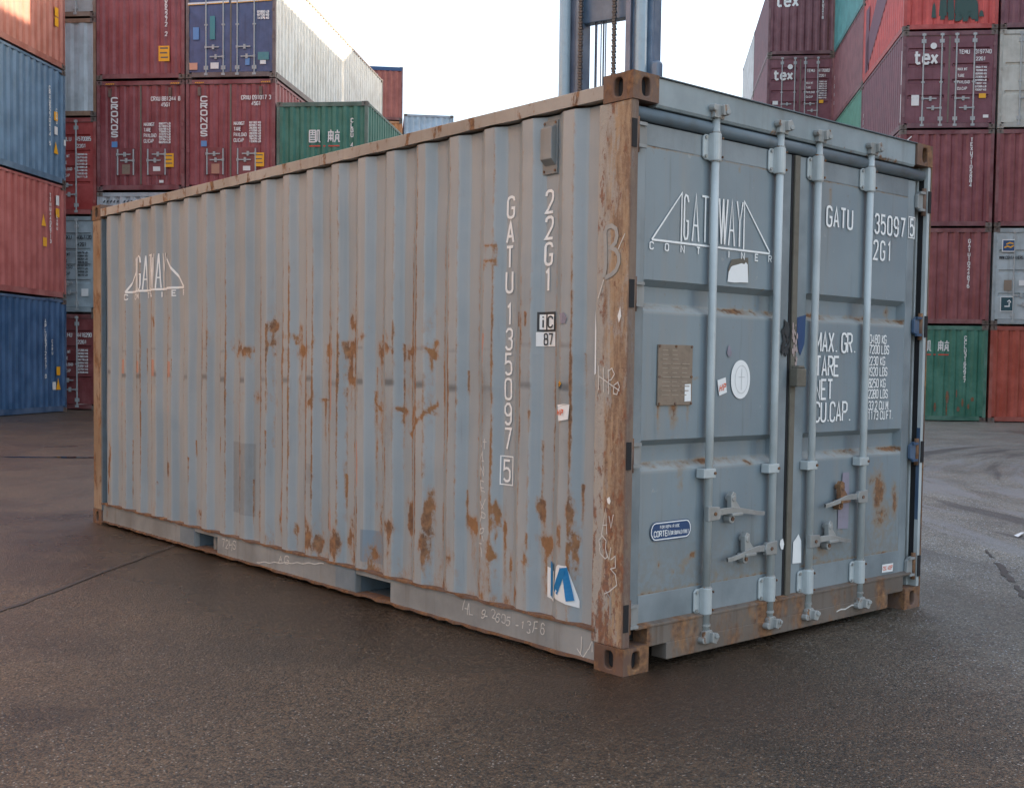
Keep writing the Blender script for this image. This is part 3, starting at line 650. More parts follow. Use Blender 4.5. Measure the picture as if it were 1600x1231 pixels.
# --- doors
YD = .040
ZPROF = [(.205, 0), (.335, 0), (.335, 0), (.882, 0), (.912, .046), (.992, .046), (1.020, 0), (1.587, 0), (1.617, .046), (1.697, .046), (1.725, 0), (2.30, 0), (2.395, 0)]
def ddepth(z): return np.interp(z, [p[0] for p in ZPROF], [p[1] for p in ZPROF])
def dmap(eps=.0025, xs=None):
    return lambda a, b, lay=0: (a, YD-eps-lay, b)
def door(x0, x1, r0, r1, seed, marks, name_label):
    zs = sorted(set(list(np.linspace(.205, 2.395, 150))+[p[0] for p in ZPROF])); xs = np.concatenate([np.linspace(r0, r0+.012, 3), np.linspace(r0+.03, r1-.03, 70), np.linspace(r1-.012, r1, 3)])
    X, Z = np.meshgrid(xs, np.array(zs), indexing='ij')
    edge = np.clip(np.minimum((X-r0)/.012, (r1-X)/.012), 0, 1)
    dd = ddepth(Z)*edge+(fnoise(X*2.1, Z*2.3, seed)-.5)*.008*np.clip(np.minimum((X-r0)/.1, (r1-X)/.1), 0, 1)
    dd = np.maximum(dd, -.001)
    vs = np.stack([X, YD+.002+dd, Z], -1).reshape(-1, 3); n_, m_ = X.shape
    i_ = np.arange((n_-1)*(m_-1)); a_ = (i_//(m_-1))*m_+i_ % (m_-1)
    me = np_mesh('door_panel', vs, np.stack([a_, a_+m_, a_+m_+1, a_+1], 1))
    rs = np.zeros_like(X); wb = (fnoise(X*14, Z*9, seed+4)-.5)*.04
    for kind, x, z, rx, rz, s in marks:
        if kind == 'b': rs = np.maximum(rs, s*np.exp(-(((X-x+wb)/rx)**2+((Z-z+wb)/rz)**2)))
        else:
            d = z-Z; rs = np.maximum(rs, s*np.exp(-((X-x+wb*.12)/rx)**2)*((d > -.01)*np.exp(-np.maximum(d, 0)/rz)))
    # rust gathers on the ledges of the swages and weld seams
    for zc in (.885, 1.59): rs = np.maximum(rs, np.exp(-((Z-zc-.02)/.016)**2)*np.clip(fnoise(X*5, X*0+zc, seed+7)*2.4-.75, 0, 1)*1.0)
    for zc in (.335, 2.30): rs = np.maximum(rs, np.exp(-((Z-zc)/.006)**2)*(.40+.5*np.clip(fnoise(X*6, X*0+zc, seed+9)-.3, 0, 1)))
    rs = np.maximum(rs, np.exp(-((Z-.205)/.05)**2)*(.35+.5*fnoise(X*8, Z*6, seed+11)))
    rs = np.maximum(rs, (1-edge)*.33*fnoise(X*3, Z*5, seed+12))
    attr(me, 'rust', rs)
    ds = np.zeros_like(X)
    for zc in (.897, 1.602): ds = np.maximum(ds, np.clip(1-np.abs(Z-zc)/.019, 0, 1)**.35*edge*(.55+.6*fnoise(X*7, Z*9, seed+15)))
    attr(me, 'dust', ds)
    D = link('door', me, mat_doorp, RC, off=OFF, label=name_label)
    for xa, xb in ((x0, r0), (r1, x1)): nb(MB().box(xa, xb, YD, YD+.05, .203, 2.397), 'door_stile', mat_door, D, bevel=.004)
    for za, zb in ((2.303, 2.397), (.203, .332)): nb(MB().box(r0, r1, YD-.0005, YD+.03, za, zb), 'door_rail', mat_door, D, bevel=.002)
    return D
DL = door(.075, 1.212, .130, 1.100, 2.0, [('d',.24,1.172,.014,.10,.85),('d',.345,1.172,.030,.11,1.0),('d',.44,1.172,.014,.09,.7),('d',.40,.90,.03,.17,.55),('b',.49,.475,.03,.02,1.0),('b',.44,.44,.035,.03,.5),('b',.36,.41,.015,.02,.7),('b',.27,.46,.01,.02,.7),
    ('b',.60,2.27,.012,.02,.6),('b',.78,2.28,.012,.02,.5),('b',.48,1.285,.03,.01,.7),('b',.22,.90,.05,.015,.7),('b',.9,.89,.05,.015,.9),('d',.98,1.72,.01,.1,.5),('b',.67,.36,.012,.03,.5),('d',.9,.33,.02,.06,.5)],
    'left door with an oval mark, a data plate and two locking bars')
DR = door(1.228, 2.335, 1.330, 2.262, 9.0, [('b',2.05,.68,.07,.13,.92),('b',2.21,.62,.035,.11,.85),('b',2.08,.55,.10,.12,.66),('b',1.98,.74,.05,.05,.6),('d',1.70,.70,.018,.18,1.0),('d',1.52,2.26,.014,.10,.65),('d',2.08,.58,.03,.16,.6),('b',1.55,.40,.04,.03,.6),('d',1.50,.42,.03,.1,.6),
    ('b',2.10,.335,.06,.012,.8),('b',1.9,1.61,.2,.02,.7),('b',1.45,1.61,.1,.02,.9),('b',2.15,1.66,.03,.03,.7),('b',1.47,.37,.06,.01,.8),('b',1.65,.25,.3,.03,.6)],
    'right door with white weight lettering and rust round its lower handle')
# gasket strip, dark gaps
nb(MB().box(1.196, 1.238, .026, .0385, .205, 2.395), 'gasket', mat_gasket, DR, bevel=.004)
nb(MB().box(1.180, 1.196, .0365, .0395, .205, 2.395), 'gasket_lip', mat_black, DL)
nb(MB().box(2.337, 2.40, .085, .10, .2, 2.43).box(.046, .074, .085, .10, .2, 2.43).box(1.2, 1.24, .085, .10, .2, 2.43).box(.05, WN-.05, .095, .10, 2.395, 2.47), 'door_gap_seal', mat_black)
nb(MB().box(2.336, 2.348, .048, .09, .205, 2.395), 'edge_gasket', mat_gasket, DR)

# hinges
def hinge(z, left, D, mat):
    s = 1 if left else -1; X = (lambda a: a) if left else (lambda a: WN-a)
    h = MB()
    h.prism([(.050,-.055),(.078,-.055),(.112,-.036),(.112,.036),(.078,.055),(.050,.055)], lambda a,b:(X(a),.018,z+b), lambda a,b:(X(a),.0385,z+b))
    H = nb(h, 'hinge', mat, D, bevel=.004)
    nb(MB().box(min(X(.05),X(.10)), max(X(.05),X(.10)), .006, .018, z+.040, z+.054).box(min(X(.05),X(.10)), max(X(.05),X(.10)), .006, .018, z-.054, z-.040), 'hinge_rib', mat, H)
    nb(MB().tube((X(.047),.020,z-.075),(X(.047),.020,z+.075),.013,12), 'hinge_pin', mat_cast, H, smooth=True)
    nb(MB().box(min(X(.0),X(.03)), max(X(.0),X(.03)), .0005, .005, z-.060, z+.060), 'hinge_slot', mat_black, H)
for z in (2.335, 1.655, .958, .252): hinge(z, True, DL, mat_rail)
for z, mm in ((2.285, mat_rail), (1.590, mat_blue), (.885, mat_blue), (.235, mat_rail)): hinge(z, False, DR, mm)

# locking bars
def bracket(x, z, side, hgt, wid, B):
    m_ = MB()
    m_.prism([(.034,-.46),(.034,.46),(-.050,.46),(-.066,.36),(-.066,-.36),(-.050,-.46)], lambda a,b:(x+a,.027,z+b*hgt), lambda a,b:(x+a,.0385,z+b*hgt))
    P_ = [(x-.030,.030),(x-.028,.010)]+[(x+.028*math.cos(t), .008-.022*math.sin(t)) for t in [math.pi*(1-i/8) for i in range(9)]]+[(x+.028,.010),(x+.030,.030)]
    m_.prism(P_, lambda a,b:(a,b,z-.5*hgt), lambda a,b:(a,b,z+.5*hgt))
    K = nb(m_, 'bearing_bracket', mat_bar, B, bevel=.005)
    for zz in (-.34, .34):
        nb(MB().tube((x-.050, .020, z+zz*hgt), (x-.050, .028, z+zz*hgt), .008, 8), 'bolt', mat_cam, B)
        nb(MB().tube((x+.026, -.006, z+zz*hgt), (x+.031, -.008, z+zz*hgt), .006, 8), 'bolt', mat_cast, B)
YB = .015
def cam_keeper(x, z, up, B, seed):
    rn = random.Random(seed); m_ = MB()
    m_.prism([(-.038,-.03),(.030,-.034),(.040,.006),(.018,.030),(-.034,.026)], lambda a,b:(x+a,-.012,z+b), lambda a,b:(x+a,.012,z+b))
    m_.tube((x,YB-.01,z-.03),(x,YB-.01,z+.03),.021,10)
    m_.prism([(.0,-.02),(.034,-.018),(.046,.008),(.028,.034),(-.004,.024)], lambda a,b:(x+a,-.035,z+up*b), lambda a,b:(x+a,-.012,z+up*b))
    m_.tube((x-.04,-.02,z+up*.012),(x-.04,.012,z+up*.012),.016,8); m_.tube((x+.02,-.045,z-up*.005),(x+.03,-.03,z-up*.005),.012,8)
    nb(m_, 'cam_keeper', mat_keep, B, bevel=.003)
def lever(xa, z, xb, xc, B, rusty=False):
    d = 1 if xb > xa else -1; mt = mat_cam
    h = MB(); h.prism([(-.022*d,-.034),(.062*d,-.030),(.072*d,.0),(.062*d,.030),(-.022*d,.036)], lambda a,b:(xa+a,-.012,z+b), lambda a,b:(xa+a,.010,z+b))
    H = nb(h, 'handle_hub', mt, B, bevel=.004)
    l = MB(); n = 10; pts = []
    for i in range(n+1):
        f = i/n; pts.append((xa+.05*d+(xb-xa-.05*d)*f, .004-.03*math.sin(f*3.1)*.4, z+.002+.007*math.sin(f*5.2)-.022*f*f))
    rows = [[(x, y-.006, zz-.016+.007*i/n), (x, y-.006, zz+.016-.007*i/n), (x, y+.006, zz+.016-.007*i/n), (x, y+.006, zz-.016+.007*i/n), (x, y-.006, zz-.016+.007*i/n)] for i, (x, y, zz) in enumerate(pts)]
    l.strip(rows); nb(l, 'lever', mt, B, bevel=.002)
    c = MB(); m2 = mat_cast if rusty else mt
    c.prism([(-.022,.0),(.03,.0),(.045,.015),(.012,.05),(.012,.085),(-.012,.095),(-.026,.075)], lambda a,b:(xc+a*1.0,-.006,z+b), lambda a,b:(xc+a*1.0,.022,z+b))
    c.tube((xc-.008,.0,z-.035),(xc-.008,.039,z-.035),.022,12); c.tube((xc-.006,-.010,z+.062),(xc-.006,.038,z+.062),.015,10)
    nb(MB().tube((xc-.008,-.006,z-.035),(xc-.008,.0,z-.035),.010,10).tube((xa+.025*d,-.017,z),(xa+.025*d,-.012,z),.009,8), 'bolt', mat_cast, H)
    c.prism([(-.03,-.014),(.05,-.014),(.05,.0),(-.03,.0)], lambda a,b:(xc+a,-.020,z+b-.006), lambda a,b:(xc+a,.038,z+b-.006))
    nb(c, 'handle_catch', m2, B, bevel=.003)
bars = [(.562, -1, .668, .975, .735, False, 1), (1.047, -1, .466, .70, .845, False, 2), (1.366, -1, .468, 1.72, 1.535, False, 3), (1.836, -1, .668, 1.485, 1.635, True, 4)]
for x, sd2, hz, xb, xc, rst, sid in bars:
    m_ = MB().tube((x, YB-.004, .10), (x, YB-.004, 2.50), .0185, 18)
    B = nb(m_, 'locking_bar', mat_bar, smooth=False)
    for pgn in B.data.polygons: pgn.use_smooth = len(pgn.vertices) == 4
    bracket(x, 2.345, 1, .125, .11, B); bracket(x, .262, 1, .125, .11, B)
    for z in (.857,):
        nb(MB().box(x-.058, x+.027, -.010, .0385, z-.022, z+.022), 'bar_guide', mat_bar, B, bevel=.004)
        nb(MB().tube((x+.018,-.016,z),(x+.018,-.009,z),.007,8), 'bolt', mat_cast, B)
    cl = MB()
    for z in (2.285, .205, .325, 2.41, .15): cl.tube((x, YB-.004, z-.005), (x, YB-.004, z+.005), .0225, 16)
    nb(cl, 'collar', mat_keep, B)
    cam_keeper(x, 2.505, 1, B, sid); cam_keeper(x, .098, -1, B, sid+9)
    lever(x, hz, xb, xc, B, rst)
nb(MB().box(1.185, 1.262, -.022, .026, 1.255, 1.345).prism([(1.19,1.345),(1.257,1.345),(1.245,1.36),(1.20,1.36)], lambda a,b:(a,-.02,b), lambda a,b:(a,.02,b)), 'lock_box', mat_gasket, DR, bevel=.006)

# --- markings on the doors
LT = .0095
def ink(items, w, fn, mat, parent, name='lettering', step=None, label=None):
    m_ = MB(); strokes(m_, items, w, fn, step); return nb(m_, name, mat, parent, label=label)
DM = dmap(.004)
lg = [([(.172,1.899),(.366,2.121),(.366,1.905)],0),([(.172,1.899),(1.015,1.899)],0),([(.812,1.905),(.812,2.128),(1.015,1.905)],0)]
ink(lg, .009, DM, mat_white, DL, 'logo')
gl = [([(.412,2.085),(.405,2.11),(.392,2.115),(.384,2.10),(.384,1.935),(.392,1.918),(.405,1.922),(.411,1.945),(.411,2.0),(.398,2.0)],0),
      ([(.441,1.914),(.463,2.125),(.485,1.914)],0),([(.452,1.985),(.474,1.985)],0),([(.503,2.122),(.553,2.122)],0),([(.528,2.118),(.528,1.914)],0),
      ([(.626,2.124),(.645,1.916)],0),([(.645,1.916),(.655,2.124)],0),([(.655,2.124),(.668,1.916)],0),([(.668,1.916),(.686,2.124)],0),([(.700,1.914),(.721,2.125),(.743,1.914)],0),([(.710,1.985),(.732,1.985)],0),
      ([(.757,2.124),(.779,2.02),(.801,2.124)],0),([(.779,2.03),(.779,1.914)],0),([(.562,2.122),(.562,1.914),(.60,1.914)],0),([(.562,2.122),(.60,2.122)],0),([(.562,2.03),(.59,2.03)],0)]
ink(gl, .0095, DM, mat_white, DL)
it = []
for ch, x in zip('CONTAINER', (.172,.271,.376,.484,.59,.702,.806,.914,1.018)): it += text(ch, x-.011, 1.858, .030, .022, 0)
ink(it, .006, DM, mat_white, DL)
it = text('GATU', 1.484, 2.076, .098, .042, .020)+text('135097', 1.860, 2.078, .098, .040, .0245)+text('5', 2.281, 2.092, .090, .034, 0)
ink([([(2.266,2.080),(2.330,2.080),(2.330,2.194),(2.266,2.194)],1)], .0055, dmap(.0045), mat_white, DR, 'digit_frame')
ink(it, .0125, dmap(.005), mat_white, DR)
ink(text('22G1', 1.859, 1.938, .098, .039, .027), .0125, DM, mat_white, DR)
it = []
for s_, z in (('MAX. GR.', 1.434), ('TARE', 1.311), ('NET', 1.191), ('CU.CAP.', 1.075)): it += text(s_, 1.420, z, .097, .040, .0150)
ink(it, .0115, DM, mat_white, DR)
it = []
for s_, z in (('30480 KG',1.487),('67200 LBS',1.432),(' 2230 KG',1.370),(' 4920 LBS',1.313),('28250 KG',1.250),('62280 LBS',1.192),('  33.2 CU.M.',1.129),('  1173 CU.FT.',1.076)):
    it += text(s_, 1.884, z, .044, .0185, .0072)
ink(it, .0064, DM, mat_white, DR)
def sticker(pts, mat, parent, name='sticker', eps=.004, fn=None, label=None):
    m_ = MB(); f = fn or dmap(eps); m_.add([f(a, b) for a, b in pts], [tuple(range(len(pts)))]); return nb(m_, name, mat, parent, label=label)
sticker([(.698,1.745),(.705,1.79),(.722,1.815),(.735,1.822),(.77,1.83),(.80,1.838),(.82,1.835),(.833,1.845),(.846,1.835),(.853,1.750),(.80,1.748),(.75,1.744)], mat_paper, DL, label='torn white sticker below the logo')
sticker([(.70,1.80),(.725,1.85),(.80,1.862),(.850,1.868),(.856,1.80),(.853,1.752),(.845,1.83),(.80,1.834),(.74,1.818),(.712,1.79)], mat_gasket, DL, eps=.0035, name='sticker_residue')
ov = [(.812+.072*math.cos(t)*1.0, 1.289+.092*math.copysign(abs(math.sin(t))**.9, math.sin(t))) for t in [2*math.pi*i/36 for i in range(36)]]
sticker(ov, mat_paper, DL, name='oval_mark')
ov2 = [(.818+.048*math.cos(t), 1.289+.066*math.sin(t)) for t in [2*math.pi*i/30 for i in range(30)]]
ink([(ov2, 1), ([(.795,1.30),(.842,1.30)],0), ([(.818,1.34),(.818,1.24)],0)], .004, dmap(.005), flat('faint_print', (.60,.61,.60), .5, .2), DL, 'oval_print')
sticker([(.640,1.285),(.700,1.299),(.712,1.228),(.655,1.212)], mat_paper, DL, label='white square sticker with orange letters')
ink([([(.657,1.232),(.660,1.262)],0),([(.671,1.236),(.675,1.266)],0),([(.658,1.247),(.673,1.251)],0),([(.682,1.238),(.686,1.268),(.699,1.269),(.698,1.255),(.685,1.252)],0)], .0045, dmap(.006), mat_orange, DL)
sticker([(.706,1.412),(.712,1.438),(.724,1.452),(.735,1.432),(.743,1.415),(.738,1.398),(.718,1.396)], mat_purple, DL, name='sticker_residue')
dp = MB().box(.226, .458, YD-.007, YD+.001, 1.172, 1.443)
DP = nb(dp, 'data_plate', mat_plate, DL, bevel=.002)
m_ = MB()
for x in (.234,.342,.450):
    for z in (1.436, 1.30, 1.180):
        if x != .342 or z != 1.30: m_.tube((x,YD-.011,z),(x,YD-.006,z),.006,8)
nb(m_, 'rivet', mat_cast, DL)['kind'] = 'stuff'
sticker([(.404,1.188),(.448,1.190),(.446,1.268),(.404,1.266)], mat_paper, DL, eps=.009)
it = []; rn = random.Random(4)
for k in range(11):
    z = 1.418-k*.02
    for j in range(2 if k < 3 else 3):
        x = .252+j*.065; it.append(([(x,z),(x+rn.uniform(.03,.058),z)],0))
ink(it, .004, dmap(.0085), flat('embossed_text', (.33,.27,.21), .5, .4), DL, 'plate_text')
def pill(x0,x1,z0,z1,n=8):
    r = (z1-z0)/2; cz = (z0+z1)/2; P = []
    for i in range(n+1): t = -math.pi/2+math.pi*i/n; P.append((x1-r*.8+r*.8*math.cos(t), cz+r*math.sin(t)))
    for i in range(n+1): t = math.pi/2+math.pi*i/n; P.append((x0+r*.8+r*.8*math.cos(t), cz+r*math.sin(t)))
    return P
sticker(pill(.198,.475,.566,.652), mat_dblue, DL, name='plaque', label='dark blue rounded plaque with a white outline')
ink([(pill(.204,.469,.572,.646),1)], .005, dmap(.0048), mat_paper, DL, 'plaque_border')
ink(text('FOR REPAIR USE', .262, .621, .012, .0065, .0035), .0022, dmap(.0052), mat_paper, DL)
ink(text('CORTEN', .222, .586, .024, .0135, .0045), .0042, dmap(.0052), mat_paper, DL)
ink(text('OR EQUIVALENT ONLY', .336, .588, .016, .0048, .0022), .0024, dmap(.0052), mat_paper, DL)
sticker([(1.259,.362),(1.335,.358),(1.330,.472),(1.305,.508),(1.28,.485),(1.262,.47)], mat_paper, DR, eps=.006, label='torn white paper beside the gasket')
sticker([(1.155,.49),(1.175,.497),(1.186,.468),(1.178,.440),(1.160,.445),(1.15,.47)], mat_paper, DL, eps=.006, name='torn_paper')
sticker([(2.095,.225),(2.205,.222),(2.208,.268),(2.096,.270)], mat_paper, DR)
ink(text('CSC-ACEP', 2.103, .237, .020, .0085, .004), .0028, dmap(.005), mat_orange, DR)
sticker([(1.655,.505),(1.752,.50),(1.757,.640),(1.748,.80),(1.69,.80),(1.682,.70),(1.655,.66)], mat_purple, DR, eps=.0032, name='sticker_residue')
rn = random.Random(8)
tp = MB()
for k in range(26):
    x, z = rn.uniform(1.135,1.20), rn.uniform(1.40,1.58); s = rn.uniform(.01,.028); a = rn.uniform(0,3)
    tp.add([(x+s*math.cos(a+i*1.57)*(.6 if i%2 else 1), YD-.004-k*.0002, z+1.3*s*math.sin(a+i*1.57)) for i in range(4)], [(0,1,2,3)])
nb(tp, 'torn_tape', mat_darkink, DL)['kind'] = 'stuff'
tp = MB()
for k in range(34):
    z = rn.uniform(1.37,1.56); x = min(max(1.203+.16*(1.56-z)+rn.uniform(-.022,.022), 1.199), 1.234); s_ = rn.uniform(.003,.010); a = rn.uniform(0,3)
    tp.add([(x+s_*math.cos(a+i*1.05)*rn.uniform(.5,1.2), .0245-k*.00015, z+1.8*s_*math.sin(a+i*1.05)) for i in range(6)], [tuple(range(6))])
nb(tp, 'tape_residue', flat('pinkish_tape_residue', (.42,.33,.31), .6, .6, 40), DR)['kind'] = 'stuff'
sticker([(1.252,1.60),(1.325,1.615),(1.318,1.47),(1.285,1.41),(1.268,1.44),(1.252,1.52)], mat_dblue, DR, name='torn_tape')
ink([([(1.62,.055),(1.66,.062),(1.70,.058),(1.76,.072),(1.80,.066)],0)], .007, lambda a,b,l=0:(a,.0065-l,b+.02), mat_chalk, SL, 'chalk_mark')

# --- markings on the long side
SM = smap(.0035)
ink(vtext('GATU', -.833, 2.150, .098, .046, .1195), .0135, SM, mat_white, SIDE, step=.02)
ink(vtext('135097', -.831, 1.637, .098, .046, .1205)+vtext('5', -.831, .880, .100, .046, 0)  , .0115, SM, mat_white, SIDE, step=.02)
ink([([(-.874,.762),(-.790,.762),(-.790,.900),(-.874,.900)],1)], .006, SM, mat_white, SIDE, 'digit_frame', step=.02)
ink(vtext('22G1', -.557, 2.150, .098, .046, .1205), .0135, SM, mat_white, SIDE, step=.02)
def spatch(y0, z0, y1, z1, mat, eps=.003, name='sticker', skew=0, label=None, n=10):
    m_ = MB(); rows = []
    for i in range(n+1):
        f = i/n; y = y0+(y1-y0)*f
        rows.append([(float(sdepth(y, z))-eps, y, z+skew*f) for z in np.linspace(z0, z1, 5)])
    m_.strip(rows); return nb(m_, name, mat, SIDE, label=label)
# sticker with two framed letters above a white number plate
spatch(.612, 1.502, .503, 1.592, mat_darkink, .003); spatch(.600, 1.510, .565, 1.580, mat_paper, .0045); spatch(.555, 1.510, .512, 1.580, mat_paper, .0045)
ink(text('i', -.595, 1.520, .052, .024, 0)+text('C', -.548, 1.520, .050, .028, 0), .008, smap(.0062), mat_darkink, SIDE)
spatch(.616, 1.432, .503, 1.498, mat_paper, .003)
ink(text('87', -.577, 1.440, .050, .024, .010), .007, smap(.0062), mat_darkink, SIDE)
def spoly(pts, mat, eps=.004, name='sticker', label=None):
    m_ = MB(); m_.add([(float(sdepth(y, z))-eps, y, z) for y, z in pts], [tuple(range(len(pts)))]); return nb(m_, name, mat, SIDE, label=label)
spoly([(.455,1.163),(.448,1.155),(.437,1.090),(.398,1.096),(.372,1.100),(.364,1.168),(.40,1.170)], mat_paper, .007, label='small white square sticker with orange letters')
ink([([(-.440,1.118),(-.437,1.142)],0),([(-.428,1.118),(-.425,1.142)],0),([(-.439,1.130),(-.427,1.130)],0),([(-.417,1.118),(-.414,1.143),(-.402,1.142),(-.404,1.131),(-.414,1.130)],0)], .005, lambda a,b,l=0:(float(sdepth(.41,1.13))-.0105-l,-a,b), mat_orange, SIDE)
spoly([(.445,1.262),(.432,1.276),(.420,1.262),(.432,1.246)], mat_yellow, .005, 'diamond_sticker'); spoly([(.446,1.258),(.434,1.262),(.424,1.252),(.434,1.236)], mat_darkink, .0055, 'diamond_sticker')
spoly([(.44,1.58),(.41,1.585),(.39,1.56),(.40,1.535),(.43,1.535)], mat_purple, .004, 'sticker_residue')
# torn white and blue poster
spatch(.530, .262, .468, .405, mat_paper, .005, skew=-.012); spatch(.505, .272, .478, .435, mat_cyan, .0075, 'poster_print', skew=-.01)
m_ = MB(); rows = []
for i in range(17):
    f = i/16; y = .455-.145*f; tl = .255-.03*f; th = min(.345+.42*f, .432) if f < .62 else .436-.42*(f-.62)
    rows.append([(float(sdepth(y, z))-.006-.002*math.sin(f*5), y, z) for z in np.linspace(tl+.02, max(th, tl+.03), 7)])
m_.strip(rows); nb(m_, 'poster', mat_paper, SIDE, label='torn white poster with a blue letter low on the side')
bl = [([(-.437,.300),(-.385,.415)],0),([(-.375,.425),(-.345,.275)],0)]
ink(bl, .036, smap(.011), mat_cyan, SIDE, 'poster_print', step=.02)
# white logo over the ribs
lgs = [([(-5.40,1.872),(-5.18,2.12),(-5.18,1.876)],0),([(-5.40,1.872),(-4.42,1.872)],0),([(-4.70,1.876),(-4.70,2.155),(-4.42,1.872)],0)]
ink(lgs, .016, smap(.004), mat_white, SIDE, 'logo', step=.015)
gs = []
for ch, x in zip('GATEWAY', (5.14, 5.075, 5.005, 4.945, 4.885, 4.815, 4.755)): gs += text(ch, -x-.022, 1.882, .255, .044, 0)
ink(gs, .011, smap(.004), mat_white, SIDE, step=.015)
gs = []
for k, ch in enumerate('CONTAINER'): gs += text(ch, -(5.41-k*.122), 1.815, .038, .030, 0)
ink(gs, .009, smap(.004), mat_white, SIDE, step=.01)
# chalk
ch = vtext('HANEXPRT', -.975, .985, .050, .028, .076)
ch = scrawl(ch, .007, 3)
ink(ch, .005, SM, mat_chalk, SIDE, 'chalk_lettering', step=.02)
PM = lambda a, b, l=0: (.0008-l, -a, b)
ink([([(-.160,1.73),(-.148,1.77),(-.150,1.86),(-.155,1.925),(-.145,1.945),(-.115,1.950),(-.090,1.935),(-.082,1.905),(-.092,1.875),(-.118,1.855),(-.090,1.845),(-.070,1.82),(-.068,1.79),(-.085,1.757),(-.115,1.738),(-.150,1.728)],0)], .019, PM, mat_greyspray, PN, 'spray_mark')
ink([([(-.075,1.845),(-.035,1.91)],0),([(-.158,1.72),(-.19,1.64)],0)], .005, PM, mat_chalk, PN, 'chalk_mark')
ink([([(-.182,1.345),(-.177,1.238)],0),([(-.150,1.338),(-.146,1.230)],0),([(-.180,1.300),(-.050,1.238)],0),([(-.120,1.330),(-.114,1.222)],0),([(-.122,1.32),(-.098,1.335),(-.082,1.31),(-.100,1.285),(-.118,1.28)],0),([(-.085,1.26),(-.06,1.275),(-.05,1.255),(-.065,1.222),(-.085,1.225),(-.085,1.255)],0)], .0048, PM, mat_chalk, PN, 'chalk_lettering')
ink([([(-.145,.60),(-.122,.72),(-.112,.61)],0),([(-.140,.645),(-.112,.65)],0),([(-.10,.69),(-.088,.64),(-.074,.70)],0),([(-.15,.545),(-.16,.575),(-.14,.60),(-.115,.58),(-.118,.545),(-.105,.51),(-.12,.50),(-.15,.52),(-.155,.545)],0),([(-.115,.535),(-.095,.50),(-.085,.555)],0),([(-.085,.50),(-.058,.52),(-.055,.47),(-.085,.46),(-.055,.44),(-.045,.395),(-.09,.36),(-.12,.345)],0)], .0048, PM, mat_chalk, PN, 'chalk_lettering')
ink([([(-.115,.36),(-.085,.33),(-.085,.24)],0)], .006, PM, mat_greyspray, PN, 'chalk_mark')
nb(MB().add([PM(-.205+.0,1.59),PM(-.198,1.50),PM(-.196,1.31),PM(-.205,1.305)], [(0,1,2,3)]), 'paper_strip', mat_paper, PN)
nb(MB().add([PM(-.055,1.60),PM(-.048,1.56),PM(-.062,1.53),PM(-.070,1.56)], [(0,1,2,3)]), 'sticker_residue', mat_paper, PN)
nb(MB().add([PM(-.115,.765),PM(-.10,.775),PM(-.092,.755),PM(-.10,.74),PM(-.112,.748)], [(0,1,2,3,4)]), 'sticker_residue', mat_paper, PN)
RMp = lambda a, b, l=0: (.0100-l, -a, b)
it = text('HL', -1.125, .095, .058, .030, .016)+text('9-2605', -.985, .092, .042, .026, .014)+text('-13', -.72, .088, .034, .024, .014)+text('F6', -.585, .078, .052, .024, .016)
it += [([(-.272,.125),(-.262,.040)],0),([(-.30,.075),(-.262,.038),(-.228,.078)],0),([(-.215,.07),(-.20,.115),(-.19,.06)],0),([(-.185,.11),(-.155,.108)],0)]
it = scrawl(it, .006, 5, .12)
ink(it, .0048, RMp, mat_chalk, BR, 'chalk_lettering')
ink(scrawl(text('72HS', -3.77, .085, .055, .034, .02)+[([(-3.28,.105),(-2.46,.102)],0)]+text('AG', -3.0, .085, .05, .05, .03), .005, 6, .1), .006, RMp, mat_chalk, BR, 'chalk_lettering')
# ventilator box high on the recess
vb = MB(); vb.box(.034, .042, .503, .605, 2.225, 2.470)
V = nb(vb, 'ventilator', mat_rail, bevel=.002)
vv = MB(); vv.prism([(2.262,.036),(2.290,.004),(2.432,.004),(2.450,.036)], lambda a,b:(b,.512,a), lambda a,b:(b,.588,a)); nb(vv, 'ventilator_hood', mat_rail, V, bevel=.003)
mv = MB()
for y in (.515,.590):
    for z in (2.240, 2.458): mv.tube((.030,y,z),(.037,y,z),.006,8)
nb(mv, 'bolt', mat_cast, V)
# small dents of scraped paint hanging off the lower rail
# ================================================================== stacks behind
GA = -0.82928642
def guv(u, v): return Vector((CAM[0]+u*math.cos(GA)-v*math.sin(GA), CAM[1]+u*math.sin(GA)+v*math.cos(GA), 0))
CACHE = {}
def cmesh(key, fn):
    if key not in CACHE: CACHE[key] = fn()
    return CACHE[key]
WC = 2.438
def m_frame(L, H):
    m_ = MB(); e = .012
    for x in (0, WC-.09):
        for y in (0, L-.09): m_.box(x+.004, x+.086, y+.004, y+.086, .118, H-.118)
    for x in (.006, WC-.066):
        m_.box(x, x+.06, .178, L-.178, H-.075, H-.012); m_.box(x, x+.06, .178, L-.178, .02, .16)
    for y in (.006, L-.066):
        m_.box(.162, WC-.162, y, y+.06, H-.12, H-.012); m_.box(.162, WC-.162, y, y+.06, .03, .15)
    return m_.mesh('frame')
def m_side(L, H, x, sgn):
    n = max(1, round((L-.2)/.279)); p = (L-.2)/n; m_ = MB(); a = []
    for i in range(n):
        y = .1+i*p
        for q_, d in ((0,.01),(.25,.01),(.49,.045),(.76,.045)): a.append((x-sgn*d, y+q_*p))
    a.append((x-sgn*.01, L-.1))
    m_.strip([[(b, y, .158) for b, y in a], [(b, y, H-.07) for b, y in a]]); return m_.mesh('side_panel')
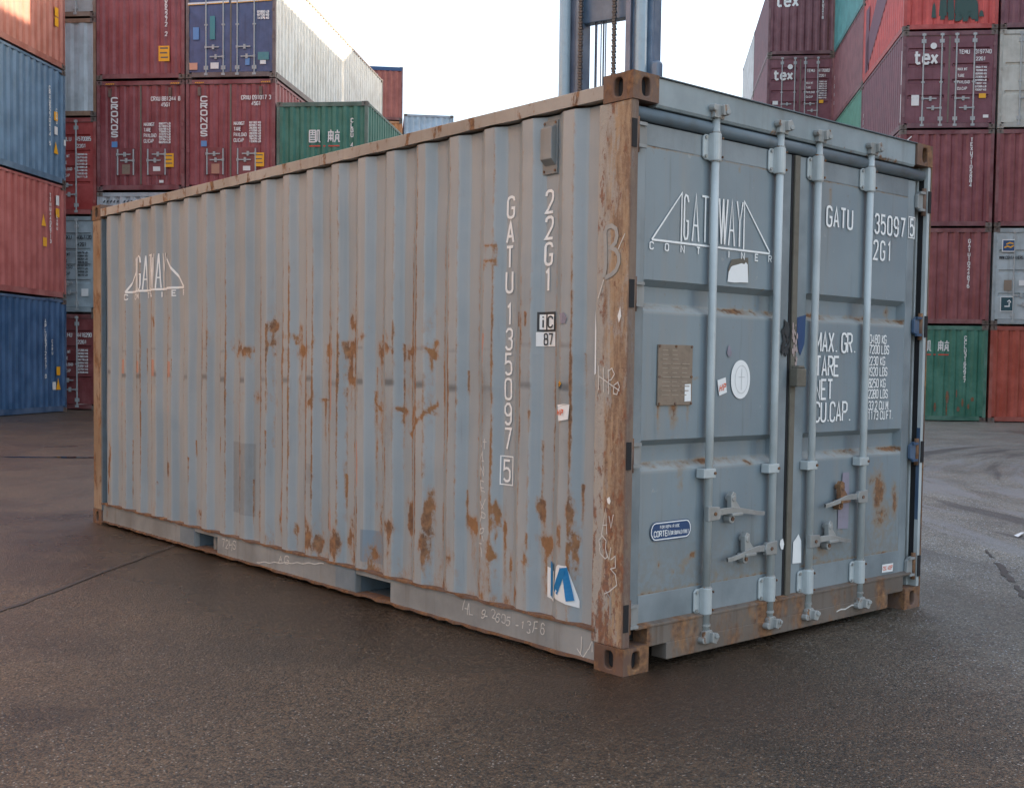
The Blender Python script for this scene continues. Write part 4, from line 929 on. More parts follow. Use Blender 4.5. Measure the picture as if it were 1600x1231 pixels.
def m_end(H, y, sgn, n=8):
    p = (WC-.16)/n; m_ = MB(); a = []
    for i in range(n):
        x = .08+i*p
        for q_, d in ((0,.015),(.30,.015),(.52,.055),(.78,.055)): a.append((x+q_*p, y+sgn*d))
    a.append((WC-.08, y+sgn*.015))
    m_.strip([[(x, b, .148) for x, b in a], [(x, b, H-.115) for x, b in a]]); return m_.mesh('end_panel')
def m_roof(L, H):
    m_ = MB(); m_.quad((.03,.05,H-.02),(WC-.03,.05,H-.02),(WC-.03,L-.05,H-.02),(.03,L-.05,H-.02)); m_.quad((.03,.05,.16),(WC-.03,.05,.16),(WC-.03,L-.05,.16),(.03,L-.05,.16)); return m_.mesh('roof_panel')
def m_cast(L, H, sx, sy, sz):
    x = 0 if sx < 0 else WC; y = 0 if sy < 0 else L; z = 0 if sz < 0 else H
    m_ = MB(); m_.casting((x, y, z), (sx, sy, sz)); 
    m_.box(min(x-sx*.03,x-sx*.15), max(x-sx*.03,x-sx*.15), min(y-sy*.03,y-sy*.165), max(y-sy*.03,y-sy*.165), min(z-sz*.02,z-sz*.11), max(z-sz*.02,z-sz*.11)); return m_.mesh('corner_casting')
def m_door(H, x0, x1, bands, corr=False):
    m_ = MB(); z0, z1 = .16, H-.125
    if corr:
        n = 4; p = (x1-x0-.1)/n; a = [(x0, .035)]
        for i in range(n):
            x = x0+.05+i*p
            for q_, d in ((0,.03),(.4,.03),(.58,.06),(.82,.06)): a.append((x+q_*p, d))
        a += [(x1-.05, .03), (x1, .035)]
        m_.strip([[(x, d, z0) for x, d in a], [(x, d, z1) for x, d in a]])
    else:
        zs = [(z0, 0)]
        for b in bands:
            zc = z0+(z1-z0)*b; zs += [(zc-.055, 0), (zc-.03, .035), (zc+.03, .035), (zc+.055, 0)]
        zs.append((z1, 0))
        xa, xb = x0+.07, x1-.10
        rows = [[(x0, .03, z), (xa, .03, z), (xa+.02, .03+d, z), (xb-.02, .03+d, z), (xb, .03, z), (x1, .03, z)] for z, d in zs]
        m_.strip(rows)
    return m_.mesh('door')
def m_bar(H, x):
    m_ = MB(); m_.tube((x, .012, .07), (x, .012, H-.06), .021, 8)
    for z in (.10, H-.10): m_.box(x-.05, x+.05, -.006, .03, z-.03, z+.03)
    for z in (.27, H-.27): m_.box(x-.06, x+.06, .004, .03, z-.05, z+.05)
    m_.box(x-.045, x+.045, .004, .03, H*.47, H*.47+.04); return m_.mesh('locking_bar')
def m_handle(x, z, d):
    m_ = MB(); m_.box(min(x, x+d*.36), max(x, x+d*.36), -.012, .006, z-.016, z+.016); m_.box(x-.03, x+.03, -.016, .008, z-.035, z+.035); m_.box(x+d*.2-.03, x+d*.2+.03, -.016, .03, z-.06, z+.06); return m_.mesh('handle')
def tinted(o, c): o.color = (*c, 1); return o
FRAMES = {}
def container(u, v, z, L, H, col, front='end', label=None, group=None, fcol=None, doorcol=None, castcol=(.11,.075,.06), bands=(.30,.48,.66,.84), detail=True, endn=8, turn=0):
    loc = guv(u, v); loc.z = z
    r = empty('shipping_container', loc, GA+turn); tag(r, label, 'shipping container', group)
    fc = fcol or scol(col, .82)
    def part(name, key, fn, mat, c, par=r, lab=None):
        me = cmesh(key, fn)
        if not me.materials: me.materials.append(mat)
        o = bpy.data.objects.new(name, me); COL.objects.link(o); o.parent = par; tinted(o, c)
        if lab: o['label'] = lab
        return o
    part('frame', ('f', L, H), lambda: m_frame(L, H), mat_binfo, fc)
    sl_ = part('side_panel', ('sl', L, H), lambda: m_side(L, H, 0, -1), mat_info, col); sr_ = part('side_panel', ('sr', L, H), lambda: m_side(L, H, WC, 1), mat_info, col)
    part('roof_panel', ('r', L, H), lambda: m_roof(L, H), mat_binfo, fc)
    part('end_panel', ('eb', L, H), lambda: m_end(H, L, -1), mat_info, col)
    for sx in (-1, 1):
        for sy in ((-1, 1) if detail else (-1,)):
            for sz in (-1, 1): part('corner_casting', ('c', L, H, sx, sy, sz), lambda: m_cast(L, H, sx, sy, sz), mat_binfo, castcol)
    R_ = dict(root=r, left=sl_, right=sr_, L=L, H=H)
    if front == 'end':
        R_['front'] = part('end_panel', ('ef', H, endn), lambda: m_end(H, 0, 1, endn), mat_info, col)
    else:
        dc = doorcol or col; corr = front == 'corr'
        d1 = part('door', ('d1', H, bands, corr), lambda: m_door(H, .085, 1.212, bands, corr), mat_info, dc)
        d2 = part('door', ('d2', H, bands, corr), lambda: m_door(H, 1.228, 2.353, bands, corr), mat_info, dc)
        R_['front'] = d2; R_['front_l'] = d1
        part('gasket', ('gs', H), lambda: MB().box(1.20, 1.24, .02, .05, .17, H-.13).box(.09, 2.35, .028, .034, H-.13, H-.12).box(.05, .085, .03, .05, .15, H-.12).box(2.353, 2.39, .03, .05, .15, H-.12).mesh('gasket'), mat_gasket, (.1,.1,.1), d2)
        hg = lambda x, k: (lambda: [MB().box(x, x+.07, .0, .03, H*k-.04, H*k+.04).mesh('hinge')][0])
        for dd, x in ((d1, .03), (d2, 2.338)):
            for k in (.14, .36, .6, .86): part('hinge', ('h', H, x, k), hg(x, k), mat_binfo, fc, dd)
        if corr:
            for dd, xs in ((d1, (.58, 1.02)), (d2, (1.42, 1.90))):
                x0, x1 = xs
                part('hatch', ('ht', H, x0), lambda: MB().box(x0-.04, x1+.04, .018, .028, .42, 1.13).mesh('hatch'), mat_info, scol(dc, .8), dd)
                for x in xs: part('hatch_bar', ('hb', H, x), lambda: MB().tube((x,.006,.42),(x,.006,1.10),.02,8).mesh('hatch_bar'), mat_bar_bg, (1,1,1), dd)
                for x, zz, d_ in ((x0 if dd is d1 else x1, .96, 1 if dd is d1 else -1), (x1 if dd is d1 else x0, .80, -1 if dd is d1 else 1)):
                    part('handle', ('hd', x, zz, d_), lambda: m_handle(x, zz, d_), mat_bar_bg, (1,1,1), dd)
            for dd, x in ((d1, .33), (d2, 2.0)): part('ventilator', ('vt', H, x), lambda: MB().box(x, x+.08, -.01, .03, H-.42, H-.20).mesh('ventilator'), mat_binfo, (.12,.07,.05), dd)
        else:
            for dd, x, hz, hd in ((d1, .55, .80, 1), (d1, 1.02, .55, -1), (d2, 1.40, .80, 1), (d2, 1.86, .55, -1)):
                part('locking_bar', ('b', H, x), lambda: m_bar(H, x), mat_bar_bg, (1,1,1), dd)
                part('handle', ('hd', x, hz, hd), lambda: m_handle(x, hz, hd), mat_bar_bg, (1,1,1), dd)
    return R_
def bmark(par, items, w, mat, plane, name='lettering'):
    m_ = MB(); strokes(m_, items, w, plane); return m_.build(name, mat, par)
FR = lambda a, b, l=0: (a, -.001-l, b)                    # front plane
FRe = lambda a, b, l=0: (a, .010-l, b)
RS = lambda a, b, l=0: (WC-.006+l, a, b)                  # right side, reads towards +y
def LS(L): return lambda a, b, l=0: (.006-l, L-a, b)       # left side, reads from far to near
def bpatch(par, x0, x1, z0, z1, mat, plane, name='sticker'):
    m_ = MB(); m_.add([plane(x0,z0), plane(x1,z0), plane(x1,z1), plane(x0,z1)], [(0,1,2,3)]); return m_.build(name, mat, par)
def rows_text(x, z, n, w, h, dz, rn, gap=.012):
    it = []
    for k in range(n): 
        s_ = ''.join(rn.choice('0123456789') for _ in range(5))+' '+rn.choice(['KG', 'LB'])
        it += text(s_, x, z-k*dz, h, w, gap)
    return it
def door_text(c, code, num, typ, rn, H, white=mat_bwhite, d='front'):
    P_ = c[d]; it = text(code, 1.46, H-.62, .10, .05, .022)+text(num, 1.88, H-.62, .10, .042, .018)+text(typ, 1.9, H-.80, .085, .045, .02)
    bmark(P_, it, .018, white, FR)
    it = []
    for k, s_ in enumerate(('MAX.WT', 'TARE', 'PAYLOAD', 'CU.CAP')): it += text(s_, 1.44, H-1.06-k*.17, .07, .032, .014)
    it += rows_text(1.9, H-1.0, 8, .026, .04, .085, rn)
    bmark(P_, it, .013, white, FR)

MAROON = (.195, .048, .064); MAROON2 = (.175, .046, .068); RED = (.46, .055, .045); OXR = (.30, .055, .042)  # maroons shifted towards purple for the haze over the right-hand block
T20, T40, HS, HC = 6.058, 12.192, 2.591, 2.896
rt = random.Random(21)
S1 = 2.611
# --- right-hand block, front row
D1, DV = 6.607, 32.35
c = container(D1, DV, 0, T20, HS, (.025,.175,.12), 'end', 'green container with white characters at the bottom of the right stack, beside the road')
def hanzi(par, x, z, s, plane):
    it = []
    for ox in (0, s*1.7):
        X = lambda a, b: (x+ox+a*s, z+b*s)
        if ox == 0:
            for yy in (1., .82, .62, .42, .22, .02): it.append(([X(0,yy),X(.58,yy)],0))
            it += [([X(.02,1),X(.02,0)],0),([X(.29,1),X(.29,.6)],0),([X(.56,1),X(.56,0)],0),([X(.70,1.),X(.70,.2),X(.62,0)],0),([X(.70,1.),X(.88,1.),X(.88,.05),X(1.,.0)],0)]
        else:
            for yy in (.86, .56, .30): it.append(([X(-.04,yy),X(.46,yy)],0))
            it += [([X(.03,.9),X(.03,.25),X(-.03,0)],0),([X(.42,.9),X(.42,0)],0),([X(.22,1.05),X(.22,.1)],0),([X(.58,.82),X(1.02,.82)],0),([X(.80,1.04),X(.80,.84)],0),([X(.66,.62),X(.66,.25),X(.56,0)],0),([X(.66,.62),X(.92,.62),X(.92,.04),X(1.04,.04)],0),([X(.79,.45),X(.79,.2)],0)]
    bmark(par, it, s*.105, mat_bwhite, plane, 'logo')
    bmark(par, [([(x,z-.10),(x+s*1.0,z-.10)],0), ([(x+s*1.7,z-.10),(x+s*2.7,z-.10)],0), ([(x+s*1.25,z-.10),(x+s*1.45,z-.10)],0)], .035, mat_redprint, plane, 'logo_line')
hanzi(c['front'], .70, 1.90, .27, FRe)
bmark(c['front'], vtext('CCLU3165947', 1.86, 2.30, .09, .05, .115), .02, mat_bwhite, FRe)
for nm in ('front',):
    m_ = MB(); rn = random.Random(5)
    for k in range(14):
        x = rn.uniform(.15, 2.2); z = rn.uniform(.25, .8); s_ = rn.uniform(.02,.05); h_ = rn.uniform(.05,.2)
        m_.add([(x+s_*math.cos(i*math.pi/3), .011-.0003*k, z+h_*math.sin(i*math.pi/3)) for i in range(6)], [tuple(range(6))])
    m_.build('rust_stain', mat_cast, c[nm])
c = container(D1, DV, S1, T20, HS, (.225,.050,.056), 'end', 'dull maroon container standing directly on the green one in the right stack')
bmark(c['front'], vtext('GATU1024876', 1.88, 2.28, .09, .05, .12), .02, mat_bwhite, FRe)
c = container(D1, DV, S1*2, T20, HS, (.21,.042,.055), 'end', 'dark maroon ribbed container, second below the bright red one in the right stack')
bmark(c['front'], vtext('TEXU7105884', 1.86, 2.36, .09, .05, .12), .02, mat_bwhite, FRe); bmark(c['front'], [([(.30,2.42),(.20,2.33),(.30,2.20)],0)], .03, mat_bwhite, FRe, 'scratch_mark')
c = container(D1, DV, S1*3, T20, HS, MAROON2, 'door', 'maroon container with closed doors and a white three letter word, below the bright red one')
it = text('tex', .33, HS-.86, .32, .15, .06); bmark(c['front_l'], it, .065, mat_bwhite, FR)
m_ = MB(); m_.add([FR(.80+.085*math.cos(i*.5236), HS-.40+.085*math.sin(i*.5236)) for i in range(12)], [tuple(range(12))]); m_.build('logo_dot', mat_bwhite, c['front_l'])
door_text(c, 'TEMU', '3197740', '22G1', rt, HS)
bpatch(c['front_l'], .26, .46, .62, .90, mat_bwhite, FR, 'data_plate'); bpatch(c['front'], 2.0, 2.18, .80, .92, mat_yellow, FR); bpatch(c['front'], 2.12, 2.26, .28, .36, mat_bwhite, FR)
bmark(c['left'], [([(5.95,2.1),(5.95,1.2)],0),([(5.95,.95),(5.95,.2)],0)], .09, mat_bwhite, LS(T20), 'stripe')
bmark(c['left'], vtext('TEMU', .42, 1.6, .10, .06, .2), .03, mat_bwhite, LS(T20))
c = container(D1, DV, S1*4, T20, HS, (.56,.060,.050), 'end', 'bright red container with a dark green repair smear across its end')
m_ = MB(); rn = random.Random(6)
for k in range(46):
    x = rn.gauss(1.32, .30); w_ = rn.uniform(.025,.075); z = rn.uniform(.16,.5); h_ = rn.uniform(.5,1.9)*max(.15, 1-abs(x-1.35)*1.3)
    m_.add([(x-w_, .009-.0003*k, z), (x+w_, .009-.0003*k, z), (x+w_*.6, .009-.0003*k, z+h_*.7), (x, .009-.0003*k, z+h_), (x-w_*.6, .009-.0003*k, z+h_*.8)], [(0,1,2,3,4)])
m_.build('paint_smear', flat('dark_green_paint', (.03,.075,.065), .6, .5), c['front'])
m_ = MB(); LSf = LS(T20); m_.add([LSf(.6,.22), LSf(.6,1.15), LSf(2.9,2.45), LSf(5.7,2.45)], [(0,3,2,1)]); m_.add([LSf(.45,.25),LSf(1.0,.25),LSf(1.0,2.2),LSf(.45,2.2)], [(0,1,2,3)])
m_.build('logo', flat('mauve_logo_paint', (.14,.045,.075), .6, .2), c['left'])
container(D1, DV, S1*5, T20, HS, MAROON, 'end', 'unseen maroon container added on the bright red one for shade', None)  # out of view, added to cast shade on the ground
D2 = D1+2.50
c = container(D2, DV, 0, T20, HS, (.40,.060,.032), 'end', 'orange red container at ground level, at the right edge of the photo')
bmark(c['front'], vtext('HJCU8', 1.0, 2.0, .09, .06, .13), .02, mat_bwhite, FRe)
c = container(D2, DV, S1, T20, HS, (.42,.48,.50), 'door', 'pale grey container with closed doors and blue and dark square signs', bands=(.28,.55,.78))
bpatch(c['front_l'], .22, .56, 1.95, 2.28, mat_bwhite, FR, 'sign'); bpatch(c['front_l'], .245, .535, 1.975, 2.255, mat_dblue, lambda a,b,l=0: FR(a,b,.001), 'sign_field')
bmark(c['front_l'], [([(.28,2.06),(.36,2.10),(.44,2.07),(.52,2.12)],0), ([(.33,2.15),(.41,2.19),(.51,2.17)],0)], .035, mat_yellow, lambda a,b,l=0: FR(a,b,.002+l), 'sign_print')
bpatch(c['front_l'], .22, .56, .36, .76, mat_bwhite, FR, 'sign'); bpatch(c['front_l'], .24, .54, .38, .74, flat('dark_teal_sign', (.015,.06,.075), .5, .1), lambda a,b,l=0: FR(a,b,.001), 'sign_field')
bmark(c['front_l'], [([(.33,.50),(.45,.50),(.45,.60)],0), ([(.40,.62),(.45,.66),(.49,.60)],0)], .03, mat_bwhite, lambda a,b,l=0: FR(a,b,.002+l), 'sign_print')
bmark(c['front_l'], text('WWW.CONTAINERS', .16, 1.76, .075, .034, .012), .014, mat_darkink, FR); bpatch(c['front_l'], .30, .50, .92, 1.2, mat_plate, FR, 'data_plate')
bpatch(c['front_l'], .68, .84, 1.05, 1.2, mat_bwhite, FR)
container(D2, DV, S1*2, T20, HS, (.225,.046,.055), 'end', 'maroon container between pale doors below and cream doors above, right edge')
container(D2, DV, S1*3, T20, HS, (.55,.55,.49), 'door', 'cream white container with closed stained doors, right edge of the photo', bands=(.34,.66), castcol=(.35,.33,.29))
container(D2, DV, S1*4, T20, HS, MAROON2, 'end', 'maroon container above the cream white one at the top right corner')
container(D2, DV, S1*5, T20, HS, MAROON, 'end', 'unseen maroon container added atop the right edge column for shade')  # out of view, added to block the low sun
# --- second row of the right block (long sides show)
V2 = DV+6.08
c = container(D1, V2, S1*3, T20, HS, (.07,.26,.175), 'end', 'pale green container whose long side shows behind the rear container roof edge')
bmark(c['left'], [([(3.2,.9),(3.45,1.5),(3.7,.9)],0)], .14, mat_bwhite, LS(T20), 'logo')
c = container(D1, V2, S1*4, T20, HS, (.23,.075,.085), 'end', 'faded maroon container seen by its long side between green and teal ones')
bmark(c['left'], vtext('TGHU', .35, 1.7, .12, .07, .3), .04, mat_bwhite, LS(T20))
container(D1, V2, S1*5, T20, HS, (.08,.30,.30), 'end', 'teal container seen by its long side at the top of the second row')
for k in range(3): container(D1, V2, S1*k, T20, HS, (MAROON, OXR, (.06,.1,.2))[k], 'end', 'container low in the second row hidden behind the right stack', 'hidden lower containers', detail=False)
# --- third row, one column further left
V3 = DV+12.16; D0 = D1-2.405
c = container(D0, V3, S1*5, T20, HS, (.165,.045,.060), 'end', 'maroon ribbed container with a large white three letter word, topmost in the far column')
bmark(c['front'], text('tex', .30, 1.80, .42, .19, .10), .08, mat_bwhite, FRe); bmark(c['front'], vtext('TEXU2418', 1.98, 2.20, .09, .05, .115), .02, mat_bwhite, FRe)
c = container(D0, V3, S1*4, T20, HS, MAROON2, 'door', 'maroon container with closed doors and a white three letter word, in the far column')
bmark(c['front_l'], text('tex', .27, HS-.88, .33, .17, .07), .075, mat_bwhite, FR)
m_ = MB(); m_.add([FR(.84+.095*math.cos(i*.5236), HS-.42+.095*math.sin(i*.5236)) for i in range(12)], [tuple(range(12))]); m_.build('logo_dot', mat_bwhite, c['front_l'])
door_text(c, 'TEMU', '4170082', '22G1', rt, HS); bpatch(c['front'], 1.92, 2.08, .82, .94, mat_yellow, FR); bpatch(c['front_l'], .22, .42, .78, .92, mat_bwhite, FR, 'data_plate')
for k in range(4): container(D0, V3, S1*k, T20, HS, (OXR, MAROON, (.05,.12,.1), MAROON2)[k], 'end', 'container low in the far column hidden by the grey container in front', 'hidden lower containers', detail=False)
V4 = V3+6.08
container(D0, V4, S1*5, T20, HS, (.60,.62,.62), 'end', 'pale white container at the far back left of the right stack, topmost')
container(D0, V4, S1*4, T20, HS, (.42,.30,.32), 'end', 'pale pinkish container under the far white one at the back')
# --- left wall, long sides towards the road
AU, AV = -15.04-WC, 28.5-T40; SA = 2.923
def amarks(c, yel=((.5,.9,'q'),(.5,.55,'t')), num='TRIU4059271 0', x=.80, ztop=2.35, pit=.115):
    P_ = c['right']; it = vtext(num, T40-x, ztop, .085, .06, pit); bmark(P_, it, .024, mat_bwhite, RS)
    bmark(P_, vtext('CARU', T40-x+.33, ztop-.5, .07, .05, .10), .018, mat_bwhite, RS)
    for dx, z, k in yel:
        m_ = MB(); y = T40-dx
        m_.add([RS(y-.09,z), RS(y+.09,z), RS(y+.09,z+.22), RS(y-.09,z+.22)] if k == 'q' else [RS(y-.11,z), RS(y+.11,z), RS(y-.02,z+.3)], [(0,1,2,3)] if k == 'q' else [(0,1,2)])
        m_.build('sticker', mat_yellow, P_)
c = container(AU, AV, 0, T40, HC, (.016,.088,.21), 'end', 'deep blue container at ground level on the left, long ribbed side towards the road')
amarks(c, ((.42,.95,'q'),(.42,.58,'t')), 'APLU6312477 0', 1.05); bpatch(c['right'], T40-.72, T40-.55, .58, .78, mat_bwhite, RS)
c = container(AU, AV, SA, T40, HC, (.40,.095,.085), 'end', 'dusty red container between two blue ones on the left')
amarks(c, ((.42,2.05,'q'),(1.1,1.75,'t'),(1.05,1.25,'q')), 'TTNU4405713', .78, 2.6); bpatch(c['right'], T40-.5, T40-.34, 2.35, 2.6, mat_bwhite, RS)
c = container(AU, AV, SA*2, T40, HC, (.085,.185,.30), 'end', 'faded lighter blue container second from the top on the left')
amarks(c, ((.48,1.55,'q'),(.48,.72,'t')), 'CRXU9270414 5', .78); bpatch(c['right'], T40-.55, T40-.40, 1.2, 1.4, mat_bwhite, RS); bpatch(c['right'], T40-.10, T40-.0, 1.0, 1.15, mat_bwhite, lambda a,b,l=0:(WC+.002,a,b))
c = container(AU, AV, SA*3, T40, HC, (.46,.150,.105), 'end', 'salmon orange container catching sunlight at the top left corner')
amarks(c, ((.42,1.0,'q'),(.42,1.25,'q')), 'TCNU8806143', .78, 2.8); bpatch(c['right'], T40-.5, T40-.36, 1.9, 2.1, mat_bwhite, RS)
# --- narrow column behind the left wall
BU, BV = -14.71-.03-WC, 29.56
c = container(BU, BV, 0, T20, HS, (.21,.036,.038), 'door', 'dark red container with doors at the bottom of the narrow gap on the left')
door_text(c, 'CLHU', '4416290', '22G1', rt, HS)
c = container(BU, BV, S1, T20, HS, (.34,.42,.46), 'door', 'pale grey blue container with doors in the gap, second from the ground')
door_text(c, 'MSKU', '4067120', '42G1', rt, HS, mat_darkink); bpatch(c['front'], 2.0, 2.2, .45, .65, mat_bwhite, FR)
c = container(BU, BV, S1*2, T20, HS, (.42,.050,.045), 'door', 'bright red container with doors in the gap, third from the ground')
door_text(c, 'TOLU', '4570085', '22G1', rt, HS)
container(BU, BV, S1*3, T20, HS, (.52,.58,.62), 'end', 'white container with a ribbed end and rusty post in the gap', fcol=(.30,.17,.10), endn=6)
container(BU, BV, S1*4, T20, HS, (.38,.42,.42), 'door', 'grey container with stained doors at the top of the gap', fcol=(.25,.17,.12))
# --- middle left stack
CU, CV, SC = -14.71, 29.52, 2.926
container(CU, CV, 0, T40, HC, OXR, 'end', 'red container hidden at the bottom of the middle stack', 'hidden lower containers', detail=False)
c = container(CU, CV, SC, T40, HC, (.50,.54,.58), 'end', 'white container just visible below the left maroon pair of doors')
it = []
for k in range(22):
    if k % 6 != 5: it.append(([(.18+k*.095, 2.62), (.22+k*.095, 2.68)], 0))
bmark(c['front'], it, .035, mat_darkink, FRe, 'print')
CR1 = (.25, .045, .055)
for k, (uu, num, lab) in enumerate(((CU, '8812448', 'maroon container with a white vertical word and dull brown plate, left of two alike'), (CU+2.47, '0910173', 'maroon container with a white vertical word and tan plate, beside the green container'))):
    c = container(uu, CV, SC*2, T40, HC, CR1 if k == 0 else (.27,.047,.060), 'corr', lab, castcol=(.12,.05,.05))
    Pd = c['front_l']; bmark(Pd, vtext('CRONOS', .50, 2.45, .125, .16, .180), .036, mat_bwhite, FR)
    bpatch(Pd, .42, .58, 1.15, 1.30, mat_bblue, FR); bpatch(Pd, .70, .92, .45, .70, (mat_plate, flat('tan_plate', (.42,.22,.15), .6, .2))[k], lambda a,b,l=0:(a,.015,b), 'data_plate')
    Pr = c['front']; it = text('CRXU', 1.52, 2.36, .10, .045, .02)+text(num[:3], 1.82, 2.36, .10, .045, .02)+text(num[3:6], 2.02, 2.36, .10, .045, .02)+text(num[6], 2.27, 2.36, .10, .045, .02)+text('45G1', 1.80, 2.21, .09, .045, .02)
    bmark(Pr, it, .02, mat_bwhite, FR)
    it = []
    for j, s_ in enumerate(('MAXWGT', 'TARE', 'PAYLOAD', 'CU.CAP')): it += text(s_, 1.32, 1.70-j*.145, .085, .038, .012)
    it += rows_text(1.74, 1.74, 8, .03, .042, .07, rt)
    bmark(Pr, it, .016, mat_bwhite, FR)
    bpatch(Pr, 1.88, 2.14, .62, .98, mat_yellow, FR); bpatch(Pr, 1.56, 1.76, .52, .64, mat_bwhite, lambda a,b,l=0:(a,.015,b)); bpatch(Pr, 1.74, 1.86, .21, .28, mat_bwhite, FR)
    bmark(Pr, [([(1.90,.92),(2.10,.92)],0),([(1.90,.82),(2.08,.82)],0),([(1.92,.72),(2.10,.72)],0)], .03, mat_gasket, lambda a,b,l=0: FR(a,b,.001+l), 'sticker_print')
    m_ = MB(); rn = random.Random(9+k)
    for x in (.25, 2.05):
        for q_ in range(5): m_.add([FR(x+q_*.05, HC-.10), FR(x+q_*.05+.03, HC-.10), FR(x+q_*.05+.05, HC-.07), FR(x+q_*.05+.02, HC-.07)], [(0,1,2,3)])
    m_.build('hazard_stripe', mat_yellow, c['root'])['kind'] = 'stuff'
    if k:
        bmark(c['right'], [([(1.5+.5*math.cos(t*.35), 1.9+.5*math.sin(t*.35)) for t in range(3, 16)], 0)], .16, mat_bwhite, RS, 'logo')
c = container(CU, CV, SC*3, T40, HC, (.26,.050,.060), 'end', 'maroon container with a ribbed end and yellow sticker, left of the blue doors')
bmark(c['front'], vtext('TRLU7065272 2', 1.93, 2.72, .10, .055, .125), .022, mat_bwhite, FRe); bpatch(c['front'], 1.72, 2.02, .46, .86, mat_yellow, FRe)
bmark(c['front'], [([(1.76,.80),(1.98,.80)],0),([(1.76,.68),(1.96,.68)],0),([(1.78,.56),(1.98,.56)],0)], .04, mat_gasket, lambda a,b,l=0: FRe(a,b,.001+l), 'sticker_print')
c = container(CU+2.47, CV, SC*3, T40, HC, (.66,.68,.66), 'door', 'container with dark blue doors, white long side catching the sun', doorcol=(.045,.085,.21), fcol=(.13,.09,.085), bands=())
P_ = c['front']; PL = c['front_l']
bmark(PL, [([(.06,1.93),(.55,1.94),(1.18,1.97)],0)], .05, mat_bwhite, FR, 'tape'); bmark(P_, [([(1.24,1.96),(1.8,1.98),(2.34,2.01)],0)], .05, mat_bwhite, FR, 'tape')
bmark(PL, [([(.06,1.90),(1.18,1.94)],0)], .02, mat_yellow, FR, 'tape'); bmark(P_, [([(1.24,1.93),(2.34,1.98)],0)], .02, mat_yellow, FR, 'tape')
bmark(P_, rows_text(1.95, 1.66, 3, .03, .05, .08, rt), .02, mat_bwhite, FR)
bpatch(PL, .20, .36, 1.0, 1.32, mat_bblue, FR); bpatch(PL, .66, .80, 1.0, 1.6, flat('teal_label', (.04,.22,.24), .5, .2), FR); bpatch(PL, .10, .32, .22, .40, flat('peach_label', (.62,.32,.22), .6, .2), FR); bpatch(PL, .68, .90, .24, .40, mat_bwhite, FR)
bpatch(P_, 1.62, 1.74, .32, .50, mat_bblue, FR); bpatch(P_, 2.02, 2.18, .34, .44, mat_bwhite, FR); bpatch(P_, 1.96, 2.26, .45, .65, flat('teal_sticker', (.06,.22,.24), .5, .2), FR)
for k in (0, 1): container(CU+2.47, CV, SC*k, T40, HC, (OXR, MAROON)[k], 'end', 'red container hidden under the middle stack', 'hidden lower containers', detail=False)
# green container in front of the gap
GU = CU+2.47*2
c = container(GU, CV, 5.54, T20, HS, (.022,.175,.125), 'end', 'green container with white characters at the end of the middle stack', castcol=(.10,.10,.08), fcol=(.06,.13,.10))
hanzi(c['front'], .88, 1.55, .30, FRe); bmark(c['front'], vtext('CLBU 4715807', 2.02, 2.15, .10, .055, .125), .022, mat_bwhite, FRe)
container(GU, CV, 0, T20, HC, (.06,.1,.2), 'end', 'container hidden under the green one', 'hidden lower containers', detail=False)
container(GU, CV, 2.916, T20, HS, OXR, 'end', 'container hidden under the green one', 'hidden lower containers', detail=False)
# far pair
def u_at(px, v):                                        # grid u for an image column at grid depth v
    lo, hi = -40., 40.
    for _ in range(50):
        mid = (lo+hi)/2; P = guv(mid, v)-Vector(CAM); P.z = 9.
        x = 800+fpx*P.dot(rgt)/P.dot(fwd)
        lo, hi = (mid, hi) if x < px else (lo, mid)
    return lo
FV = 55.5
uR = u_at(626.5, FV)-WC
c = container(uR, FV, 13.25, T20, HS, (.36,.085,.060), 'end', 'far rust red container standing high with a dark blue strip along its top', fcol=(.22,.06,.05), turn=R(13.5))
bpatch(c['root'], .05, WC-.05, HS-.19, HS-.02, mat_dblue, lambda a,b,l=0:(a,-.002,b), 'top_strip'); bmark(c['front'], vtext('TEXU41705', 1.20, 2.2, .10, .06, .14), .03, mat_bwhite, FRe)
zz = 13.25-S1
for k in range(5):
    container(uR, FV, zz, T20, HS, ((.55,.20,.05), OXR, MAROON, (.05,.1,.2), OXR)[k], 'end', 'far orange container peeking out directly under the high rust red one' if k == 0 else 'far container stacked below the high rust red one', None if k == 0 else 'far containers mostly hidden below', detail=False, turn=R(13.5)); zz -= S1
uB = uR+2.5*math.cos(R(13.5)); FV += 2.5*math.sin(R(13.5))
container(uB, FV, 10.70, T20, HC, (.40,.50,.60), 'end', 'far light blue container just showing above the grey container roof', fcol=(.28,.32,.38), turn=R(13.5))
zz = 10.70-S1
for k in range(4):
    container(uB, FV, zz, T20, HS, (OXR, MAROON, (.05,.1,.2), OXR)[k], 'end', 'far container stacked below the light blue one', 'far containers mostly hidden below', detail=False, turn=R(13.5)); zz -= S1
